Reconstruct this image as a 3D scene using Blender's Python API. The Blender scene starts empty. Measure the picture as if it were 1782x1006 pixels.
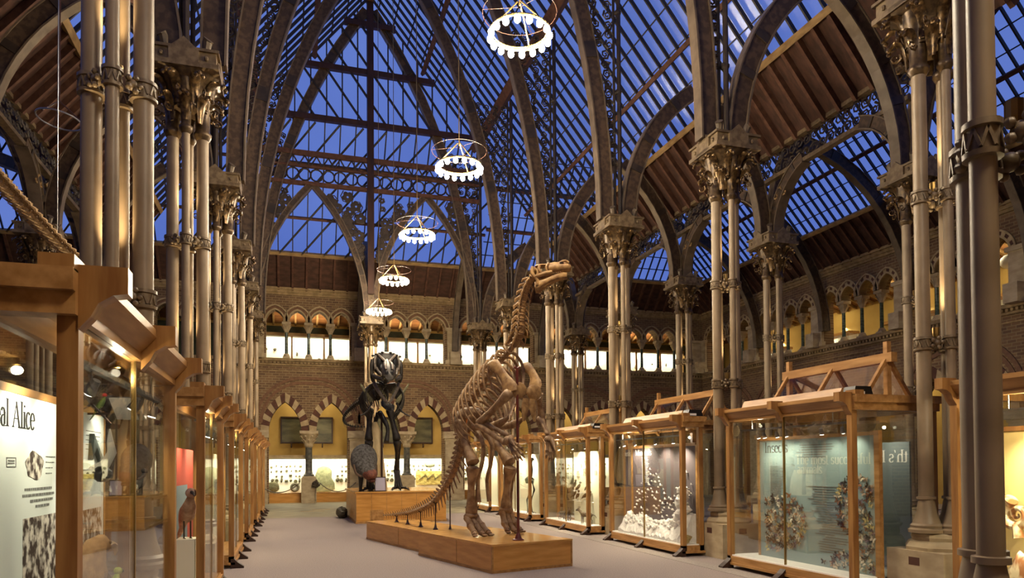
import bpy, bmesh, math, random
from mathutils import Vector as V, Matrix
from math import sin, cos, pi, sqrt, atan2, radians
random.seed(11)
SC = bpy.context.scene
COL = SC.collection
ORD = ['first','second','third','fourth','fifth','sixth','seventh','eighth','ninth','tenth','eleventh','twelfth','thirteenth','fourteenth','fifteenth','sixteenth','seventeenth','eighteenth','nineteenth','twentieth']
ORD += ['twenty-'+o for o in ORD[:9]] + ['thirtieth'] + ['thirty-'+o for o in ORD[:9]] + ['fortieth']

# ------------------------------------------------------------------ helpers
class MB:
    """collects geometry for ONE mesh object"""
    def __init__(s): s.v=[]; s.f=[]; s.m=[]
    def add(s, vs, fs, mi=0):
        b=len(s.v); s.v += [tuple(p) for p in vs]
        for f in fs: s.f.append(tuple(i+b for i in f)); s.m.append(mi)
        return s
    def box(s,x0,x1,y0,y1,z0,z1,mi=0):
        vs=[(x0,y0,z0),(x1,y0,z0),(x1,y1,z0),(x0,y1,z0),(x0,y0,z1),(x1,y0,z1),(x1,y1,z1),(x0,y1,z1)]
        return s.add(vs,[(3,2,1,0),(4,5,6,7),(0,1,5,4),(1,2,6,5),(2,3,7,6),(3,0,4,7)],mi)
    def obox(s,c,a,b,d,mi=0):
        c=V(c);a=V(a);b=V(b);d=V(d)
        vs=[c-a-b-d,c+a-b-d,c+a+b-d,c-a+b-d,c-a-b+d,c+a-b+d,c+a+b+d,c-a+b+d]
        return s.add(vs,[(3,2,1,0),(4,5,6,7),(0,1,5,4),(1,2,6,5),(2,3,7,6),(3,0,4,7)],mi)
    def bar(s,p,q,w,h,up=(0,0,1),mi=0):
        p=V(p);q=V(q);t=(q-p); L=t.length
        if L<1e-6: return s
        t/=L; sd=t.cross(V(up))
        if sd.length<1e-4: sd=t.cross(V((1,0,0)))
        sd.normalize(); u=sd.cross(t)
        return s.obox((p+q)/2, t*(L/2), sd*(w/2), u*(h/2), mi)
    def lathe(s,prof,n=16,c=(0,0,0),mi=0,sx=1,sy=1,rot=0):
        c=V(c); vs=[]; k=len(prof)
        for r,z in prof:
            for i in range(n):
                a=2*pi*i/n+rot; vs.append((c.x+r*cos(a)*sx,c.y+r*sin(a)*sy,c.z+z))
        fs=[]
        for j in range(k-1):
            for i in range(n):
                i2=(i+1)%n; fs.append((j*n+i,j*n+i2,(j+1)*n+i2,(j+1)*n+i))
        fs.append(tuple(range(n-1,-1,-1))); fs.append(tuple((k-1)*n+i for i in range(n)))
        return s.add(vs,fs,mi)
    def tube(s,pts,rad,n=6,mi=0,closed=False,flat=1.0,up=None):
        pts=[V(p) for p in pts]; k=len(pts)
        if not isinstance(rad,(list,tuple)): rad=[rad]*k
        vs=[]; prev=None
        for i,p in enumerate(pts):
            if closed: t=pts[(i+1)%k]-pts[i-1]
            else: t=pts[min(i+1,k-1)]-pts[max(i-1,0)]
            if t.length<1e-9: t=V((0,0,1))
            t.normalize()
            if prev is None:
                a=V(up) if up is not None else (V((0,0,1)) if abs(t.z)<.9 else V((1,0,0)))
            else: a=prev
            a=a-t*a.dot(t)
            if a.length<1e-5: a=t.orthogonal()
            a.normalize(); b=t.cross(a); prev=a
            for j in range(n):
                th=2*pi*j/n; vs.append(p+a*(cos(th)*rad[i])+b*(sin(th)*rad[i]*flat))
        fs=[]
        for i in range(k if closed else k-1):
            i2=(i+1)%k
            for j in range(n):
                j2=(j+1)%n; fs.append((i*n+j,i*n+j2,i2*n+j2,i2*n+j))
        if not closed:
            fs.append(tuple(range(n-1,-1,-1))); fs.append(tuple((k-1)*n+j for j in range(n)))
        return s.add(vs,fs,mi)
    def bone(s,p,q,r0,rm,r1,n=8,flat=1.0,mi=0,bend=(0,0,0)):
        p=V(p);q=V(q);b=V(bend); pts=[];rs=[]
        for t,r in ((-.02,r0*.55),(.02,r0),(.1,r0*.95),(.22,(r0+rm)*.48),(.4,rm),(.6,rm),(.78,(rm+r1)*.48),(.9,r1*.95),(.98,r1),(1.02,r1*.55)):
            pts.append(p.lerp(q,t)+b*(4*t*(1-t))); rs.append(r)
        return s.tube(pts,rs,n,mi,flat=flat)
    def ell(s,c,rx,ry,rz,n=12,m=8,R=None,mi=0,jit=0):
        c=V(c); vs=[]; 
        for j in range(m+1):
            th=pi*j/m
            for i in range(n):
                ph=2*pi*i/n; k=1+random.uniform(-jit,jit)
                p=V((rx*sin(th)*cos(ph)*k,ry*sin(th)*sin(ph)*k,rz*cos(th)*k))
                if R is not None: p=R@p
                vs.append(c+p)
        fs=[]
        for j in range(m):
            for i in range(n):
                i2=(i+1)%n; fs.append((j*n+i,(j+1)*n+i,(j+1)*n+i2,j*n+i2))
        return s.add(vs,fs,mi)
    def torus(s,c,R,r,n=24,m=6,ax=(0,0,1),mi=0):
        c=V(c); ax=V(ax).normalized(); a=ax.orthogonal().normalized(); b=ax.cross(a)
        return s.tube([c+a*(R*cos(2*pi*i/n))+b*(R*sin(2*pi*i/n)) for i in range(n)],r,m,mi,closed=True,up=ax)
    def prism(s,poly,ext,mi=0):
        k=len(poly); e=V(ext); vs=[V(p) for p in poly]+[V(p)+e for p in poly]
        fs=[tuple(range(k-1,-1,-1)),tuple(range(k,2*k))]+[(i,(i+1)%k,(i+1)%k+k,i+k) for i in range(k)]
        return s.add(vs,fs,mi)
    def loft(s,secs,n=10,mi=0):
        """secs: (centre, up-vector*halfheight, side-vector*halfwidth)"""
        vs=[];k=len(secs)
        for c,u,w in secs:
            c=V(c);u=V(u);w=V(w)
            for i in range(n):
                a=2*pi*i/n; vs.append(c+w*cos(a)+u*sin(a))
        fs=[]
        for j in range(k-1):
            for i in range(n):
                i2=(i+1)%n; fs.append((j*n+i,j*n+i2,(j+1)*n+i2,(j+1)*n+i))
        fs.append(tuple(range(n-1,-1,-1))); fs.append(tuple((k-1)*n+i for i in range(n)))
        return s.add(vs,fs,mi)
    def mesh(s,name,mats,smooth=False,loc=(0,0,0)):
        me=bpy.data.meshes.new(name); l=V(loc)
        me.from_pydata([tuple(V(p)-l) for p in s.v],[],s.f)
        if not isinstance(mats,(list,tuple)): mats=[mats]
        for m in mats: me.materials.append(m)
        if len(mats)>1: me.polygons.foreach_set('material_index',s.m)
        bm=bmesh.new(); bm.from_mesh(me); bmesh.ops.recalc_face_normals(bm,faces=bm.faces[:]); bm.to_mesh(me); bm.free()
        if smooth:
            me.polygons.foreach_set('use_smooth',[True]*len(me.polygons))
            me.set_sharp_from_angle(angle=radians(smooth if smooth>1 else 40))
        me.update(); return me
    def build(s,name,mats,parent=None,smooth=False,loc=None):
        l=(0,0,0) if (parent is not None or loc is None) else loc
        o=bpy.data.objects.new(name,s.mesh(name,mats,smooth,l)); COL.objects.link(o)
        o.location=l
        if parent is not None: attach(o,parent)
        return o
def attach(o,parent):
    o.parent=parent
    if parent.parent is None and parent.type=='EMPTY': o.matrix_parent_inverse=Matrix.Translation(-parent.location)
    elif parent.parent is None: o.matrix_parent_inverse=Matrix.Translation(-parent.location)
def tag(o,label,cat,group=None):
    o['label']=label; o['category']=cat
    if group: o['group']=group
    return o
def struct(o): o['kind']='structure'; return o
def thing(name,loc,label=None,cat=None,group=None):
    o=bpy.data.objects.new(name,None); COL.objects.link(o); o.location=loc; o.empty_display_size=.1
    if label: tag(o,label,cat,group)
    return o
def sthing(name,loc):
    return struct(thing(name,loc))
KIDS={}
def kids(o):
    return [c for c in o.children]
def dup(root,loc,rz=None,label=None,group=None,scale=None):
    r=root.copy(); COL.objects.link(r); r.location=loc
    if rz is not None: r.rotation_euler=(0,0,rz)
    if scale is not None: r.scale=(scale,)*3
    if label: r['label']=label
    if group: r['group']=group
    for ch in kids(root):
        c=ch.copy(); COL.objects.link(c); c.parent=r; c.matrix_parent_inverse=ch.matrix_parent_inverse.copy()
        for g in kids(ch):
            d=g.copy(); COL.objects.link(d); d.parent=c; d.matrix_parent_inverse=g.matrix_parent_inverse.copy()
    return r
def plate(outer,holes,f3,thick):
    """polygon with holes -> MB slab; f3 maps (a,b) to 3D, thick is a vector"""
    bm=bmesh.new()
    for loop in [outer]+holes:
        vs=[bm.verts.new((a,b,0)) for a,b in loop]
        for i in range(len(vs)): bm.edges.new((vs[i],vs[(i+1)%len(vs)]))
    bmesh.ops.triangle_fill(bm,use_beauty=True,edges=bm.edges[:],normal=(0,0,1))
    bm.verts.index_update()
    pts=[(v.co.x,v.co.y) for v in bm.verts]; fs=[tuple(v.index for v in f.verts) for f in bm.faces]
    bm.free()
    mb=MB(); k=len(pts); t=V(thick)
    vs=[V(f3(a,b)) for a,b in pts]; vs+= [p+t for p in vs]
    F=list(fs)+[tuple(i+k for i in reversed(f)) for f in fs]
    b=0
    for loop in [outer]+holes:
        n=len(loop)
        for i in range(n): F.append((b+i,b+(i+1)%n,b+(i+1)%n+k,b+i+k))
        b+=n
    mb.add(vs,F); return mb
def arch(xc,hw,zs,za,n=8,off=0.):
    """pointed arch outline, left spring to right spring"""
    h=za-zs; R=(hw*hw+h*h)/(2*hw)
    Ro=R+off; cx=xc-hw+R; th=math.acos(max(-1,min(1,(R-hw)/Ro)))
    left=[(cx-Ro*cos(th*i/n),zs+Ro*sin(th*i/n)) for i in range(n+1)]
    right=[(2*xc-a,b) for a,b in reversed(left[:-1])]
    return left+right
def curl(mb,c,ux,uy,r,th=.02,turns=1.5,n=12,m=4,ph=0,mi=0):
    c=V(c); pts=[];rs=[]
    for i in range(n+1):
        t=i/n; a=ph+t*turns*2*pi; rr=r*(1-.8*t)
        pts.append(c+ux*(rr*cos(a))+uy*(rr*sin(a))); rs.append(th*(1-.4*t))
    mb.tube(pts,rs,m,mi)

# ------------------------------------------------------------------ materials
def _nodes(name):
    m=bpy.data.materials.new(name); m.use_nodes=True; nt=m.node_tree
    b=nt.nodes['Principled BSDF']; return m,nt,b
def hexc(h):
    h=h.lstrip('#'); o=[]
    for i in (0,2,4):
        c=int(h[i:i+2],16)/255; o.append(c/12.92 if c<=.04045 else ((c+.055)/1.055)**2.4)
    return tuple(o)
def mat(name,c1,c2=None,rough=.6,metal=0,scale=(4,4,4),detail=4,bump=0,bscale=None,spec=.4,lo=.35,hi=.65):
    m,nt,b=_nodes(name); N=nt.nodes; L=nt.links
    c1=hexc(c1) if isinstance(c1,str) else c1
    b.inputs['Roughness'].default_value=rough; b.inputs['Metallic'].default_value=metal
    b.inputs['Specular IOR Level'].default_value=spec
    b.inputs['Base Color'].default_value=(*c1,1)
    if c2 is not None or bump:
        tc=N.new('ShaderNodeTexCoord'); mp=N.new('ShaderNodeMapping'); mp.inputs['Scale'].default_value=scale
        no=N.new('ShaderNodeTexNoise'); no.inputs['Scale'].default_value=1; no.inputs['Detail'].default_value=detail
        L.new(tc.outputs['Object'],mp.inputs['Vector']); L.new(mp.outputs['Vector'],no.inputs['Vector'])
        if c2 is not None:
            c2=hexc(c2) if isinstance(c2,str) else c2
            r=N.new('ShaderNodeValToRGB'); r.color_ramp.elements[0].position=lo; r.color_ramp.elements[1].position=hi
            r.color_ramp.elements[0].color=(*c1,1); r.color_ramp.elements[1].color=(*c2,1)
            L.new(no.outputs['Fac'],r.inputs['Fac']); L.new(r.outputs['Color'],b.inputs['Base Color'])
        if bump:
            bp=N.new('ShaderNodeBump'); bp.inputs['Strength'].default_value=bump; bp.inputs['Distance'].default_value=.02
            L.new(no.outputs['Fac'],bp.inputs['Height']); L.new(bp.outputs['Normal'],b.inputs['Normal'])
    return m
def emis(name,col,st):
    m,nt,b=_nodes(name); b.inputs['Base Color'].default_value=(*col,1)
    b.inputs['Emission Color'].default_value=(*col,1); b.inputs['Emission Strength'].default_value=st
    return m
def brickmat(name,axis,ca,cb,cm,bw=.3,rh=.11,ms=.012):
    m,nt,b=_nodes(name); N=nt.nodes; L=nt.links
    tc=N.new('ShaderNodeTexCoord'); sp=N.new('ShaderNodeSeparateXYZ'); cb_=N.new('ShaderNodeCombineXYZ')
    L.new(tc.outputs['Object'],sp.inputs[0]); L.new(sp.outputs['X' if axis=='x' else 'Y'],cb_.inputs['X']); L.new(sp.outputs['Z'],cb_.inputs['Y'])
    br=N.new('ShaderNodeTexBrick'); br.inputs['Scale'].default_value=1; br.inputs['Brick Width'].default_value=bw; br.inputs['Row Height'].default_value=rh
    br.inputs['Mortar Size'].default_value=ms; br.inputs['Bias'].default_value=-.1
    br.inputs['Color1'].default_value=(*hexc(ca),1); br.inputs['Color2'].default_value=(*hexc(cb),1); br.inputs['Mortar'].default_value=(*hexc(cm),1)
    L.new(cb_.outputs[0],br.inputs['Vector'])
    no=N.new('ShaderNodeTexNoise'); no.inputs['Scale'].default_value=1.3; no.inputs['Detail'].default_value=5
    L.new(tc.outputs['Object'],no.inputs['Vector'])
    mx=N.new('ShaderNodeMix'); mx.data_type='RGBA'; mx.blend_type='MULTIPLY'; mx.inputs['Factor'].default_value=.7
    rp=N.new('ShaderNodeValToRGB'); rp.color_ramp.elements[0].position=.3; rp.color_ramp.elements[0].color=(.55,.5,.48,1); rp.color_ramp.elements[1].position=.7
    L.new(no.outputs['Fac'],rp.inputs['Fac']); L.new(br.outputs['Color'],mx.inputs['A']); L.new(rp.outputs['Color'],mx.inputs['B'])
    L.new(mx.outputs['Result'],b.inputs['Base Color']); b.inputs['Roughness'].default_value=.85
    bp=N.new('ShaderNodeBump'); bp.inputs['Strength'].default_value=.5; bp.inputs['Distance'].default_value=.01; bp.invert=True
    L.new(br.outputs['Fac'],bp.inputs['Height']); L.new(bp.outputs['Normal'],b.inputs['Normal'])
    return m
def glassmat(name,tint=(1,1,1),k=.9,ior=1.45,rough=0.):
    m=bpy.data.materials.new(name); m.use_nodes=True; nt=m.node_tree; N=nt.nodes; L=nt.links; N.clear()
    o=N.new('ShaderNodeOutputMaterial'); mx=N.new('ShaderNodeMixShader'); t=N.new('ShaderNodeBsdfTransparent'); g=N.new('ShaderNodeBsdfGlossy')
    t.inputs['Color'].default_value=(*tint,1); g.inputs['Roughness'].default_value=rough; g.inputs['Color'].default_value=(.95,.95,.95,1)
    fr=N.new('ShaderNodeFresnel'); fr.inputs['IOR'].default_value=ior
    mu=N.new('ShaderNodeMath'); mu.operation='MULTIPLY'; mu.inputs[1].default_value=k
    L.new(fr.outputs[0],mu.inputs[0]); L.new(mu.outputs[0],mx.inputs[0]); L.new(t.outputs[0],mx.inputs[1]); L.new(g.outputs[0],mx.inputs[2]); L.new(mx.outputs[0],o.inputs[0])
    return m
M={}
M['iron']=mat('painted_iron','#8f7b60','#7d6a50',rough=.45,scale=(3,3,3),bump=.05)
M['ribface']=mat('stencilled_rib_iron','#4f3d2c','#3b2c1e',rough=.6,scale=(9,9,9),detail=2,lo=.42,hi=.58)
M['flange']=mat('pale_flange_iron','#6b5b48','#564837',rough=.5)
M['darkiron']=mat('dark_scroll_iron','#3c3025','#2a211a',rough=.55)
M['gilt']=mat('bronzed_capital_iron','#5d4a30','#3e2f20',rough=.38,metal=.35,scale=(14,14,14),lo=.4,hi=.6)
M['stone']=mat('pale_dressed_stone','#b9a684','#a08c6b',rough=.85,scale=(3,3,6),bump=.15)
M['greystone']=mat('grey_polished_marble','#6d685c','#3f3f39',rough=.35,scale=(5,5,9))
M['greenstone']=mat('dark_green_marble','#2d3a30','#4f5d4c',rough=.25,scale=(6,6,12))
M['brickx']=brickmat('back_wall_brick','x','#7f6241','#5e442d','#97825c')
M['bricky']=brickmat('side_wall_brick','y','#80613f','#604530','#93805c')
M['bandstone']=mat('cream_band_stone','#b09a74','#9a8460',rough=.85)
M['redstone']=mat('red_band_stone','#5f3c2a','#4a2e22',rough=.85)
M['plaster']=mat('ochre_plaster','#bd9d58','#ae8d4a',rough=.9,scale=(1,1,1))
M['timber']=mat('roof_timber','#5c3c2a','#46291a',rough=.8,scale=(6,6,6),detail=6)
M['boards']=mat('roof_boards','#4f3325','#372218',rough=.85,scale=(3,9,3),detail=5)
M['palebeam']=mat('pale_timber','#9a7c4e','#7c6039',rough=.7,scale=(3,3,12))
M['bar']=mat('glazing_bar_iron','#2a241f',rough=.6)
M['roofglass']=glassmat('roof_glass',tint=(.93,.95,1.),k=.08,rough=.3)
M['caseglass']=glassmat('case_glass',tint=(.975,.988,.98),k=.4)
M['oak']=mat('varnished_oak','#a87b44','#85582c',rough=.38,scale=(14,14,1.6),detail=6,bump=.05)
M['oakh']=mat('varnished_oak_rail','#b48750','#936735',rough=.38,scale=(14,1.6,14),detail=6)
M['honey']=mat('honey_oak_platform','#cd964f','#b9823c',rough=.28,scale=(2,2,14),detail=5)
M['honeytop']=mat('honey_oak_top','#d3a05a','#c08b45',rough=.2,scale=(2,12,2),detail=5)
M['darkwood']=mat('dark_wood','#3d2416','#2c1a10',rough=.5,scale=(8,8,2))
M['carpet']=mat('mauve_grey_carpet','#9a8c84','#7f726b',rough=.95,scale=(60,60,60),detail=3,bump=.3)
M['flag']=mat('flagstone','#9a9076','#7b735d',rough=.5,scale=(1.5,1.5,1.5),bump=.05)
M['bone']=mat('brown_fossil_bone','#a98a62','#7a5a39',rough=.55,scale=(9,9,9),detail=6,bump=.3)
M['boneold']=mat('orange_brown_bone','#b08a55','#7d5a34',rough=.55,scale=(11,11,11),detail=6,bump=.4)
M['blackbone']=mat('black_brown_fossil_bone','#2f2822','#191511',rough=.5,scale=(9,9,9),detail=6,bump=.3,spec=.25)
M['palebone']=mat('pale_tail_bone','#c9a873','#96754a',rough=.6,scale=(12,12,12),detail=5,bump=.3)
M['redpole']=mat('dark_red_iron','#6b2f24','#4d2019',rough=.4)
M['brownpole']=mat('brown_iron','#3a2219',rough=.4)
M['white']=mat('white_paint','#e8e4da',rough=.6)
M['paper']=mat('white_paper','#eeece4',rough=.8)
M['brass']=mat('brass','#a88a50','#917340',rough=.3,metal=.8)
M['black']=mat('black_plastic','#131212',rough=.4)
M['steel']=mat('grey_steel','#8d8d8d',rough=.35,metal=.7)
M['bulb']=emis('lit_bulb',(1,.84,.60),800)
M['lamp']=emis('lit_spot_lens',(1,.92,.74),30)
M['cord']=mat('chain_iron','#4a4030',rough=.5,metal=.3)

# ------------------------------------------------------------------ lights
def _light(kind,name,loc,e,col,r=None):
    d=bpy.data.lights.new(name,kind); d.energy=e; d.color=col
    if r is not None: d.shadow_soft_size=r
    o=bpy.data.objects.new(name,d); COL.objects.link(o); o.location=loc; return o
def aim(o,tgt,up='Y'):
    o.rotation_euler=(V(tgt)-o.location).to_track_quat('-Z',up).to_euler(); return o
WARM=(1,.78,.48)
def spot(name,loc,tgt,e,ang=60,blend=.6,col=WARM,r=.03):
    o=_light('SPOT',name,loc,e,col,r); o.data.spot_size=radians(ang); o.data.spot_blend=blend; return aim(o,tgt)
def area(name,loc,tgt,e,sx,sy,col=WARM):
    o=_light('AREA',name,loc,e,col); o.data.shape='RECTANGLE'; o.data.size=sx; o.data.size_y=sy; return aim(o,tgt)
def point(name,loc,e,r=.1,col=WARM): return _light('POINT',name,loc,e,col,r)

# ------------------------------------------------------------------ layout
XC=3.19; HALF=4.63; P=4.5; Y1=6.946
XL,XR,XS,XSL=XC-HALF,XC+HALF,XC+9.16,XC-9.16
ZC=6.67; ZA=7.75            # capital foot, abacus top
def rowY(k): return Y1+P*(k-1)
Y6=rowY(6)
XW,YW=22.04,34.6; XWL=2*XC-XW; YF=-2.9
ZE=10.0; NS=1.22; ZR=ZE+9.16*NS   # eaves, nave slope, ridge
SS=1.1                              # side roofs
# camera
cam=bpy.data.cameras.new('camera'); camo=bpy.data.objects.new('camera',cam); COL.objects.link(camo)
yaw,pitch,roll=0.303923,0.019854,-0.007209
fw=V((sin(yaw)*cos(pitch),cos(yaw)*cos(pitch),sin(pitch))); rt=V((cos(yaw),-sin(yaw),0)); up=rt.cross(fw)
r2=rt*cos(roll)+up*sin(roll); u2=up*cos(roll)-rt*sin(roll)
camo.matrix_world=Matrix(((r2.x,u2.x,-fw.x,0),(r2.y,u2.y,-fw.y,0),(r2.z,u2.z,-fw.z,1.72),(0,0,0,1)))
cam.sensor_width=36; cam.sensor_fit='HORIZONTAL'; cam.lens=36*1235.53/1782; cam.shift_x=0; cam.shift_y=(784.7-503)/1782
cam.clip_start=.05; cam.clip_end=300
SC.camera=camo
# dusk sky
w=bpy.data.worlds.new('dusk'); SC.world=w; w.use_nodes=True; nt=w.node_tree
bg=nt.nodes['Background']; tc=nt.nodes.new('ShaderNodeTexCoord'); no=nt.nodes.new('ShaderNodeTexNoise'); no.inputs['Scale'].default_value=3; no.inputs['Detail'].default_value=5
rp=nt.nodes.new('ShaderNodeValToRGB'); rp.color_ramp.elements[0].position=.35; rp.color_ramp.elements[1].position=.75
rp.color_ramp.elements[0].color=(.09,.155,.51,1); rp.color_ramp.elements[1].color=(.15,.235,.63,1)
nt.links.new(tc.outputs['Generated'],no.inputs['Vector']); nt.links.new(no.outputs['Fac'],rp.inputs['Fac']); nt.links.new(rp.outputs['Color'],bg.inputs['Color'])
bg.inputs['Strength'].default_value=1.0
SC.view_settings.view_transform='Standard'; SC.view_settings.look='None'; SC.view_settings.gamma=1; SC.view_settings.exposure=0
try: SC.view_settings.use_curve_mapping=False
except Exception: pass
SC.cycles.transparent_max_bounces=48; SC.cycles.max_bounces=6; SC.cycles.diffuse_bounces=3; SC.cycles.glossy_bounces=3; SC.cycles.sample_clamp_indirect=6
# ------------------------------------------------------------------ floors
struct(MB().box(XWL,XW+3.6,YF,24.95,-.12,0).build('floor',M['carpet']))
struct(MB().box(XWL,XW+3.6,24.95,37.6,-.12,-.004).build('floor_stone',M['flag']))
st=MB()
for x in (1.2,2.4,3.6): st.box(x-.35,x+.35,29.2,29.45,-.004,.001)
for x in (.4,5.2): st.box(x,x+.9,28.3,28.5,-.004,.001)
struct(st.build('trim_1',M['bandstone']))
struct(MB().box(6.55,6.86,-2,24.9,0,.006).build('trim_2',mat('pale_carpet_edge','#9c9186','#857a70',rough=.95,scale=(40,40,40))))

XBND=[XC+HALF*i for i in range(-2,5)]
YBND=[34.45-4.5*i for i in range(0,8)]
def lower_hole(b0,b1):
    xc=(b0+b1)/2
    return [(xc-1.78,.0)]+arch(xc-1.06,.72,3.39,4.74)+arch(xc+1.06,.72,3.39,4.74)+[(xc+1.78,.0)]
def upper_hole(b0,b1):
    xc=(b0+b1)/2; o=[(xc-1.9,6.75)]
    for i in range(4): o+=arch(xc+(i-1.5)*1.0,.40,8.48,9.02,6)
    return o+[(xc+1.9,6.75)]
def vous(mb,xc,hw,zs,za,o0,o1,n,f3,ext,alt=True):
    A=arch(xc,hw,zs,za,n,o0); B=arch(xc,hw,zs,za,n,o1)
    for i in range(len(A)-1):
        poly=[f3(*A[i]),f3(*A[i+1]),f3(*B[i+1]),f3(*B[i])]
        mb.prism(poly,ext,(i%2) if alt else 0)
def build_wall(name,bnd,f3,nrm,outer0,outer1,brick,stripe=False):
    """nrm points into the court"""
    nrm=V(nrm); holes=[]
    for b0,b1 in zip(bnd[:-1],bnd[1:]):
        b0,b1=min(b0,b1),max(b0,b1); holes+=[lower_hole(b0,b1),upper_hole(b0,b1)]
    root=struct(plate([(outer0,-.1),(outer1,-.1),(outer1,ZE),(outer0,ZE)],holes,f3,-nrm*.5).build(name,brick))
    ring=MB(); rel=MB(); hood=MB(); strg=MB(); pil=MB()
    def bx(mb,a0,a1,z0,z1,d0,d1,mi=0):
        p=[V(f3(a,z))+nrm*d for d in (d0,d1) for a,z in ((a0,z0),(a1,z0),(a1,z1),(a0,z1))]
        mb.add(p,[(3,2,1,0),(4,5,6,7),(0,1,5,4),(1,2,6,5),(2,3,7,6),(3,0,4,7)],mi)
    for b0,b1 in zip(bnd[:-1],bnd[1:]):
        b0,b1=min(b0,b1),max(b0,b1); xc=(b0+b1)/2
        for s in (-1,1): vous(ring,xc+s*1.06,.72,3.39,4.74,.0,.36,8,lambda a,z:V(f3(a,z))-nrm*.4,nrm*.43)
        vous(rel,xc,2.05,3.75,5.55,.0,.14,12,f3,nrm*.035,False); vous(rel,xc,2.05,3.75,5.55,.22,.36,12,f3,nrm*.05,False)
        for i in range(4):
            c=xc+(i-1.5)*1.0
            vous(hood,c,.40,8.48,9.02,.0,.07,6,lambda a,z:V(f3(a,z))-nrm*.35,nrm*.39,False)
            vous(ring if stripe else rel,c,.40,8.48,9.02,.07,.19 if stripe else .17,6,f3,nrm*.03,stripe); vous(hood,c,.40,8.48,9.02,.19,.25,6,f3,nrm*.07,False)
    for b in bnd:
        bx(pil,b-.33,b+.33,6.75,8.40,0,.12); bx(pil,b-.40,b+.40,8.40,8.55,0,.18); bx(pil,b-.42,b+.42,6.75,6.95,0,.2); bx(pil,b-.24,b+.24,6.7,7.32,.12,.5)
        bx(pil,b-.45,b+.45,0,2.95,-.06,.1); bx(pil,b-.54,b+.54,3.05,3.39,-.1,.2); bx(pil,b-.49,b+.49,2.95,3.05,-.08,.14); bx(pil,b-.5,b+.5,0,.5,-.06,.16)
    a0,a1=outer0,outer1
    for z0,z1,d in ((9.72,9.82,.07),(9.82,9.95,.13),(9.95,10.05,.2),(6.62,6.75,.16),(6.42,6.50,.08),(6.15,6.2,.03)): bx(strg,a0,a1,z0,z1,0,d)
    a=min(a0,a1)
    while a<max(a0,a1)-.1:
        bx(strg,a,a+.09,6.51,6.61,0,.12); a+=.17
    struct(ring.build('striped_arch_ring',[M['bandstone'],M['redstone']],root)); struct(rel.build('relieving_arch',M['relief'],root)); struct(hood.build('arch_moulding',M['bandstone'],root))
    struct(strg.build('string_course',M['stone2'],root)); struct(pil.build('pilaster',M['stone'],root))
    return root
M['relief']=mat('arch_brick','#7a5a40','#6a4b35',rough=.9,scale=(7,7,7))
M['stone2']=mat('string_stone','#9c835c','#7f6946',rough=.9,scale=(5,5,5))
build_wall('wall_back',XBND,lambda a,z:(a,YW,z),(0,-1,0),XWL,XW+.3,M['brickx'])
build_wall('wall_right',YBND,lambda a,z:(XW,a,z),(-1,0,0),YF,YW,M['bricky'],True)
struct(MB().box(XWL-.3,XWL,YF,YW,-.1,ZE).build('wall_left',M['bricky']))
struct(MB().box(XWL,XW,YF-.3,YF,-.1,ZE).build('wall_front',M['brickx']))
# corridors behind the arcades: lower plaster wall, gallery floor, upper wall, sloping boarded ceiling
m=MB().box(-8,XW+3.6,37.3,37.6,-.1,10); struct(m.build('wall_corridor_back',M['plaster']))
m=MB().box(XW+3.3,XW+3.6,YF,37.6,-.1,10); struct(m.build('wall_corridor_right',M['plaster']))
struct(MB().box(-8,XW+3.6,35.1,37.3,6.25,6.6).box(XW+.5,XW+3.6,YF,35.1,6.25,6.6).build('floor_gallery',M['plaster']))
struct(MB().box(-8,XW+3.2,37.2,37.3,6.6,8.75).build('trim_3',mat('dark_green_paint','#2d3326','#3d3f2c',rough=.8)))
cl=MB().prism([(-8,35.1,9.95),(-8,37.3,8.9),(-8,37.3,9.0),(-8,35.1,10.05)],(XW+9,0,0))
cr=MB()
x=-7.5
while x<XW+1: cr.bar((x,35.1,9.88),(x,37.25,8.85),.09,.12); x+=.52
o=struct(cl.build('ceiling_gallery_back',mat('gallery_boards','#8a5f35','#6d4726',rough=.8,scale=(2,9,9)))); struct(cr.build('ceiling_rafters',M['palebeam'],o))
cl=MB().prism([(XW+.5,YF,9.95),(XW+3.3,YF,9.0),(XW+3.3,YF,9.1),(XW+.5,YF,10.05)],(0,37.5-YF,0))
cr=MB(); y=8
while y<35: cr.bar((XW+.5,y,9.88),(XW+3.25,y,8.93),.09,.12); y+=.52
o=struct(cl.build('ceiling_gallery_right',mat('gallery_boards_2','#8a5f35','#6d4726',rough=.8,scale=(9,2,9)))); struct(cr.build('ceiling_rafters',M['palebeam'],o))

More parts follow.
